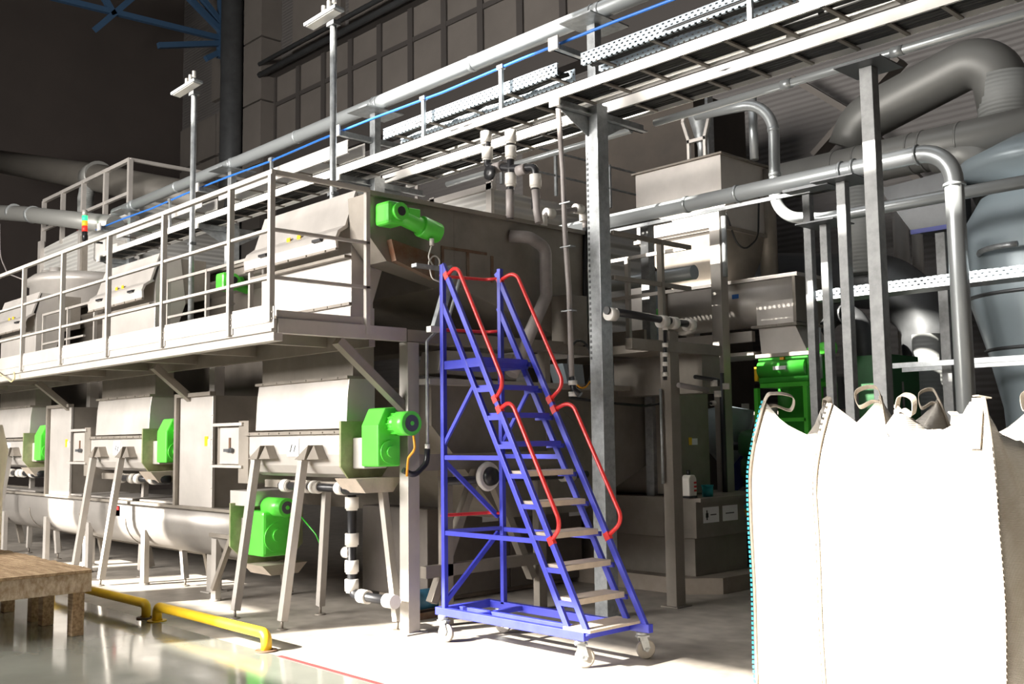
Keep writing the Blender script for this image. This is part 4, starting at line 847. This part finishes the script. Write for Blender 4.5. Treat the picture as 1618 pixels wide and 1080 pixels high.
# ================================================================== FAR EQUIPMENT BEHIND THE BRIDGE
t=thing('filter_house','long white corrugated filter housing with rooftop railing behind the pipe bridge','housing',(-11,9,3))
MB().box((-13.5,8.6,3.0),(-9.4,11.5,4.75)).build('housing_body',CORR,t)
for x in (-13.4,-11.9,-10.6,-9.45): MB().box((x-.05,8.55,3.0),(x+.05,8.6,4.85)).build('corner_post',STEEL,t)
MB().box((-13.5,8.55,4.75),(-9.38,8.62,4.83)).box((-13.5,8.55,4.3),(-9.38,8.6,4.36)).build('edge_channel',STEEL,t)
for x in (-12.4,-11,-9.45): MB().box((x-.03,8.6,4.83),(x+.03,8.65,5.5)).build('rail_post',STEEL,t)
MB().box((-13.5,8.6,5.46),(-9.4,8.64,5.5)).build('rail',STEEL,t)
for y in (8.7,9.7,10.8): MB().box((-9.4,y,4.83),(-9.36,y+.03,5.45)).build('side_rail_post',GALV,t)
for z in (5.1,5.42): MB().box((-9.4,8.6,z),(-9.37,11.5,z+.02)).build('side_rail',GALV,t)
t=thing('wall_panel_box','tall dark brown panelled enclosure behind the tall column','enclosure',(-10,12,3)); 
MB().box((-13,12.6,0),(-9.2,14,6.9)).build('enclosure_body',mat('brown_panel',(.06,.048,.038),.7,0,.25,2),t); MB().box((-9.2,12.9,2.0),(-9.15,13.05,6.9)).build('pale_stanchion',GALV,t)
t=thing('left_filter_house','white slatted filter housing with rooftop railing at the far left','housing',(-20,7.5,3))
p0=at(66,455,y=7.5); p1=at(205,400,y=7.5)
MB().prism([(p0.x,3.2),(p1.x+.3,3.2),(p1.x+.3,5.95),(p0.x,5.75)],'y',7.5,9.5).build('housing_body',CORR,t)
for x in (p0.x,-20.2,p1.x+.3): MB().box((x-.08,7.42,3.2),(x+.08,7.5,5.9)).build('corner_post',STEEL,t)
r_=[at(70,318,y=7.5),at(206,252,y=7.5)]
MB().bar(r_[0],r_[1],.07).build('rail',STEEL,t); MB().bar(r_[0]-V((0,0,.62)),r_[1]-V((0,0,.62)),.06).build('rail',STEEL,t)
for f in (0,.25,.5,.75,1): p=r_[0].lerp(r_[1],f); MB().box((p.x-.04,7.46,5.7),(p.x+.04,7.54,p.z)).build('rail_post',STEEL,t)
MB().bar(r_[1],r_[1]+V((0,4,0)),.06).build('rail',STEEL,t)
t=thing('overhead_wide_duct','wide dim duct crossing the far left above the railing','duct',(-30,12,10)); q=lambda a,c:at(a,c,y=8.6)
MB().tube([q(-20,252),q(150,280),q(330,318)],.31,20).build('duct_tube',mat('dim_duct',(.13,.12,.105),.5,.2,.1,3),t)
c=q(152,280); MB().cyl((c.x-.2,8.6,c.z),(c.x+.2,8.6,c.z),.33,n=22).build('collar',DUCT,t); MB().tube([(c.x-.1,8.5,c.z),(c.x-.05,8.4,c.z-.5),(c.x,8.4,c.z-1.75)],.17,18,.2).build('ribbed_drop',DUCTR,t); MB().cyl((c.x-.01,8.4,c.z-1.3),(c.x-.01,8.4,c.z-1.22),.178,n=20).build('red_band',RED,t)
t=thing('left_curved_duct','grey duct bending down at the left edge with a bright collar','duct',(-22,6.8,5)); q=lambda a,c:at(a,c,y=6.9)
MB().tube([q(-60,380),q(-10,335),q(40,338),q(182,355)],.16,20,.5).build('duct_tube',DUCT,t)
for a,c in ((22,335),(52,339)): p=q(a,c); MB().cyl(p-V((.06,0,0)),p+V((.06,0,0)),.17,n=20).build('collar',PIPE,t)
MB().box((-18.6,6.85,2.0),(-18.5,6.95,5.35)).build('support_leg',STEEL2,t)
t=thing('signal_tower','small stack light with green, orange and red lamps in front of the left duct','signal lamp',at(134,378,y=6.5)); q=lambda c:at(134,c,y=6.5)
def emi(n,c,s):
    m,N_,L_,b_=nodes(n); b_.inputs['Base Color'].default_value=(*c,1); b_.inputs['Emission Color'].default_value=(*c,1); b_.inputs['Emission Strength'].default_value=s; return m
for a,c,mm,nm in ((332,341,STEEL,'cap'),(341,349,emi('green_lamp',(.02,.8,.15),3),'green_lamp'),(349,357,emi('orange_lamp',(.8,.35,.02),1.0),'orange_lamp'),(357,366,emi('red_lamp',(.7,.03,.02),.8),'red_lamp'),(366,380,BLACK,'base')): MB().cyl(q(c),q(a),.045,n=14).build(nm,mm,t)
t=thing('round_vat','round white vat with lid behind the railing at the left','vat',(-16.6,6.6,3)); c=at(100,440,y=6.9)
MB().lathe((-18.3,6.9,2.6),[(.95,0),(.95,1.75),(1.02,1.76),(1.02,1.83),(.9,1.93),(.2,1.98)],48).build('shell',STEEL,t); 
for dx in (-.9,-.5): MB().cyl((-18.3+dx,6.5,4.5),(-18.3+dx,6.5,4.75),.1,n=14).build('valve_cap',STEEL,t)
for k,(a,c,w0,h0,lb) in enumerate(((165,395,.5,.35,'upper cluster of shiny white dust filter boxes left of the bridge end'),(185,418,.55,.3,'lower cluster of shiny white dust filter boxes left of the bridge end'))):
    p=at(a,c,y=7.2); tag(MB().box((p.x-w0/2,7.1,p.z-h0/2),(p.x+w0/2,7.5,p.z+h0/2)).box((p.x-w0/2-.25,7.2,p.z-.06),(p.x+w0/2+.3,7.3,p.z+.06)).build('filter_box',TRAY,None,.02),lb,'box')
tag(MB().tube([at(0,345,y=6)+V((0,0,-.1)),at(0,405,y=6),at(12,432,y=6),at(38,442,y=6)],.012,6,.5).build('loose_wire',GREYP),'thin grey wire curving down at the left edge','wire')
tag(MB().tube([at(-8,585,y=3.92),at(8,596,y=3.92),at(18,603,y=3.92),at(24,597,y=3.92),at(22,588,y=3.92)],.008,6,.04).build('yellow_cord',mat('cream_cord',(.62,.5,.25),.7)),'short looped yellowish cord hanging from the walkway edge at the left','cord')

p=q_sig=at(134,379,y=6.5)
MB().box((p.x-.02,6.48,p.z-.03),(p.x+.02,6.8,p.z)).build('bracket',BLACK,bpy.data.objects['signal_tower'])
# ================================================================== FLOOR OBJECTS
def barrier(x0_,x1_,y0_,y1_,lb):
    t=thing('safety_barrier',lb,'barrier',(x0_,y0_,0),'yellow floor barriers'); a=V((x0_,y0_,0)); b_=V((x1_,y1_,0)); u=V((0,0,.13))
    MB().tube([a+V((0,0,.01)),a+u,b_+u,b_+V((0,0,.01))],.042,16,.1).build('tube',YELLOW,t)
    for p in (a,b_): MB().cyl(p,p+V((0,0,.01)),.085,n=20).bolts(p+V((-.06,-.06,.01)),p+V((.06,.06,.01)),2,.01,.012,(0,0,1)).build('foot_plate',YELLOW if p is a else RUST,t)
barrier(-9.05,-7.14,4.10,4.11,'nearer yellow tube barrier on the floor, its right end by the conveyor leg')
barrier(-11.6,-9.28,4.06,4.10,'farther yellow tube barrier, partly behind the wooden pallet')
t=MB().box((-6.9,4.06,.0),(-2.5,4.10,.004)).build('trim_8',mat('red_floor_paint',(.35,.05,.05),.5)); struct(t)
t=thing('wooden_pallet','weathered low wooden stand with slatted top at the lower left','pallet',(-9.2,3.2,0))
MB().box((-8.86,2.0,.36),(-8.82,3.42,.52)).build('end_board',WOODW,t,.006)
MB().box((-11.5,3.38,.36),(-8.86,3.42,.52)).build('side_board',WOOD,t,.006)
MB().box((-11.5,2.0,.36),(-8.86,3.38,.40)).build('under_frame',WOOD,t)
for k in range(26):
    x=-8.88-k*.1; MB().box((x,2.0,.52),(x+.075,3.43+random.uniform(-.02,.02),.545)).build('slat',WOOD,t,.003)
for x in (-8.92,-9.62,-9.9,-10.66):
    for y in (3.33,2.1): MB().box((x-.055,y-.05,0),(x+.055,y+.05,.36)).build('leg',WOOD,t,.005)
tag(MB().lathe((-11.0,2.98,.546),[(.32,0),(.36,.05),(.36,.6),(.40,1.0),(.34,1.25)],28).build('sack',mat('cream_sack',(.62,.55,.42),.7,0,.1,6)),'edge of a cream sack standing on the wooden stand at the left frame edge','sack')
# pump on the floor
t=thing('floor_pump','small blue electric pump on the floor behind the first column','pump',(-6.75,5.9,0)); c=at(680,945,y=5.9)
MB().cyl((c.x-.05,5.75,.16),(c.x-.05,6.05,.16),.09,n=20).build('motor',mat('petrol_blue_paint',(.03,.12,.2),.5,0,.2,5),t); MB().lathe((c.x-.05,5.6,.16),[(.1,0),(.12,.03),(.12,.1),(.06,.14)],20,(0,1,0)).build('pump_head',STEEL2,t); MB().box((c.x-.15,5.6,0),(c.x+.05,6.05,.06)).build('base',RUST,t)

# ================================================================== BIG BAGS
def big_bag(lb,x0_,x1_,y0_,y1_,h,hm,seed,loops,strap,sm):
    rnd=random.Random(seed); t=thing('bulk_bag',lb,'bulk bag',((x0_+x1_)/2,(y0_+y1_)/2,0),'white woven bulk bags')
    NU,NV=14,22; cx_,cy_=(x0_+x1_)/2,(y0_+y1_)/2; hw,hd=(x1_-x0_)/2,(y1_-y0_)/2
    C=[(-1,-1),(1,-1),(1,1),(-1,1)]
    ph=[rnd.uniform(0,6.28) for _ in range(8)]
    def P_(s,f,v):
        a,b_=C[s],C[(s+1)%4]; m=1-abs(2*f-1)**2.2
        ux=a[0]+(b_[0]-a[0])*f; uy=a[1]+(b_[1]-a[1])*f
        bul=.045*m*math.sin(math.pi*min(1,v*1.05)) 
        n_=((a[0]+b_[0])/2,(a[1]+b_[1])/2)
        pull=1-.17*max(0,(v-.72)/.28)**1.6-.02*(1-v)
        x=cx_+hw*ux*pull+n_[0]*bul; y=cy_+hd*uy*pull+n_[1]*bul
        edge=abs(2*f-1)**1.7; zt=hm+(h-hm)*edge+.012*math.sin(11*f+ph[s])*m
        z=v*zt
        wr=.012*math.sin(9*f+ph[s]+5*v)*math.sin(7*v+ph[s+4])+.01*math.sin(23*v*f+ph[s])*max(0,v-.4)
        return V((x+n_[0]*wr,y+n_[1]*wr,z))
    b=MB(); ring=[]
    for j in range(NV+1):
        ring.append([b.bm.verts.new(P_(s,i/NU,j/NV)) for s in range(4) for i in range(NU)])
    n=4*NU
    for A_,B_ in zip(ring,ring[1:]):
        for k in range(n): b._f([A_[k],A_[(k+1)%n],B_[(k+1)%n],B_[k]],True)
    prev=ring[-1]
    for q_,dz in ((.8,-.05),(.55,-.02),(.3,.03),(.1,.06)):
        cur=[]
        for k in range(n):
            p=ring[-1][k].co; e=(p.z-hm)
            cur.append(b.bm.verts.new((cx_+(p.x-cx_)*q_,cy_+(p.y-cy_)*q_,hm+e*q_*.35+dz+.022*math.sin(k*1.9+q_*9+ph[0])*q_)))
        for k in range(n): b._f([prev[k],prev[(k+1)%n],cur[(k+1)%n],cur[k]],True)
        prev=cur
    b._f(prev); b._f(ring[0][::-1])
    body=b.build('bag_body',FABR,t)
    for s in range(4):
        pts=[P_(s,0,v/24) for v in range(25)]; o=V((C[s][0],C[s][1],0)).normalized()*.004
        MB().tube([p+o for p in pts],.011,6).build('corner_seam',STRAP,body)
        b=MB()
        for k in range(60):
            v=(k+.5)/60; p=P_(s,0,v)+o*3.6+V((-.008,0,0)); q=P_(s,0,v+.010)+o*3.6+V((-.008,0,0)); b.bar(p,q,.014,.010)
        b.build('stitching',sm if s==0 or sm is STRAP else STRAP,body)
    for s,dx,dy,up in loops:
        p=P_(s,0,1); a=P_(s,.0,.86)+V((C[s][0],C[s][1],0))*.012; c=[a,p+V((0,0,.01)),p+V((dx*.35,dy*.35,up)),p+V((dx,dy,up*.5)),p+V((dx*.9,dy*.9,-.06)),p+V((dx*.35,dy*.35,-.03)),p+V((0,0,-.04))]
        # webbing strip swept along a smooth curve
        fine=[]
        for i in range(len(c)-1):
            p0,p1,p2,p3=c[max(i-1,0)],c[i],c[i+1],c[min(i+2,len(c)-1)]
            for k in range(6):
                u=k/6; fine.append(.5*((2*p1)+(p2-p0)*u+(2*p0-5*p1+4*p2-p3)*u*u+(3*p1-p0-3*p2+p3)*u**3))
        fine.append(c[-1]); side=V((-dy,dx,0)).normalized()*.018 if (dx or dy) else V((.018,0,0)); side=side+V((0,0,.010))
        b=MB(); prev=None
        for i,f_ in enumerate(fine):
            d=(fine[min(i+1,len(fine)-1)]-fine[max(i-1,0)]).normalized(); nrm=d.cross(side).normalized()*.002
            cur=[b.bm.verts.new(f_+side*sx+nrm*sn) for sx,sn in ((-1,-1),(1,-1),(1,1),(-1,1))]
            if prev:
                for k in range(4): b._f([prev[k],prev[(k+1)%4],cur[(k+1)%4],cur[k]])
            else: b._f(cur)
            prev=cur
        b._f(prev[::-1]); b.build('lifting_loop',STRAP,t)
    if strap:
        p=P_(1,0,1); q=P_(0,.955,.88); o=V((0,-.012,0)); MB().bar(p+o+V((-.02,0,.0)),q+o+V((-.03,-.004,0)),.055,.006,(0,1,0)).bar(p+o+V((.01,.05,-.0)),p+o+V((-.03,-.0,.012)),.055,.006).build('folded_strap',STRAP,t)
        for k in range(5):
            a=rnd.uniform(0,6.28); c0=p+V((-.08-.02*k,.08,-.03-.015*k)); MB().bar(c0-V((0,0,.03)),c0+V((.05*math.cos(a),.05*math.sin(a),.015)),.07,.006).build('torn_flap',FABR,body)
    return t
big_bag('nearest overexposed white bulk bag with folded strap, cut by the right frame edge',-2.87,-1.93,4.9,5.78,1.76,1.55,3,[(2,-.1,.05,.05),(3,.12,-.05,.06)],True,STRAP)
big_bag('rear white bulk bag with turquoise stitching on its left corner, behind the nearest bag',-3.84,-2.86,5.75,6.68,1.82,1.56,5,[(0,.12,.14,.05),(1,-.14,-.03,.06),(3,.06,-.04,.03),(2,-.1,-.05,.06)],False,TEALS)
big_bag('far white bulk bag, only its crumpled top shows at the right frame edge',-1.9,-1.0,6.2,7.1,1.78,1.70,9,[(0,.1,0,.02)],False,STRAP)

# ================================================================== LIGHT
w=bpy.data.worlds.new('world'); sc.world=w; w.use_nodes=True
bg=w.node_tree.nodes['Background']; bg.inputs[0].default_value=(.75,.68,.60,1); bg.inputs[1].default_value=.11
def area(name,loc,tgt,sx,sy,p,c):
    l=bpy.data.lights.new(name,'AREA'); l.shape='RECTANGLE'; l.size=sx; l.size_y=sy; l.energy=p; l.color=c
    o=bpy.data.objects.new(name,l); col.objects.link(o); o.location=loc; o.rotation_euler=(V(tgt)-V(loc)).to_track_quat('-Z','Y').to_euler(); return o
area('window_daylight',(-12,YF+.3,5.2),(-12,YF+10,3.6),11,3.6,4500,(1,.955,.90))
area('roof_light',(-7,4,16),(-7,8,0),14,5,220,(.95,.97,1))
l=bpy.data.lights.new('sun','SUN'); l.energy=26; l.angle=.009; l.color=(1,.95,.86)
o=bpy.data.objects.new('sun',l); col.objects.link(o); o.rotation_euler=V((.35,1,-.62)).to_track_quat('-Z','Y').to_euler()
sc.view_settings.view_transform='Standard'; sc.view_settings.look='None'; sc.view_settings.gamma=1; sc.view_settings.use_curve_mapping=False
sc.view_settings.exposure=0.12
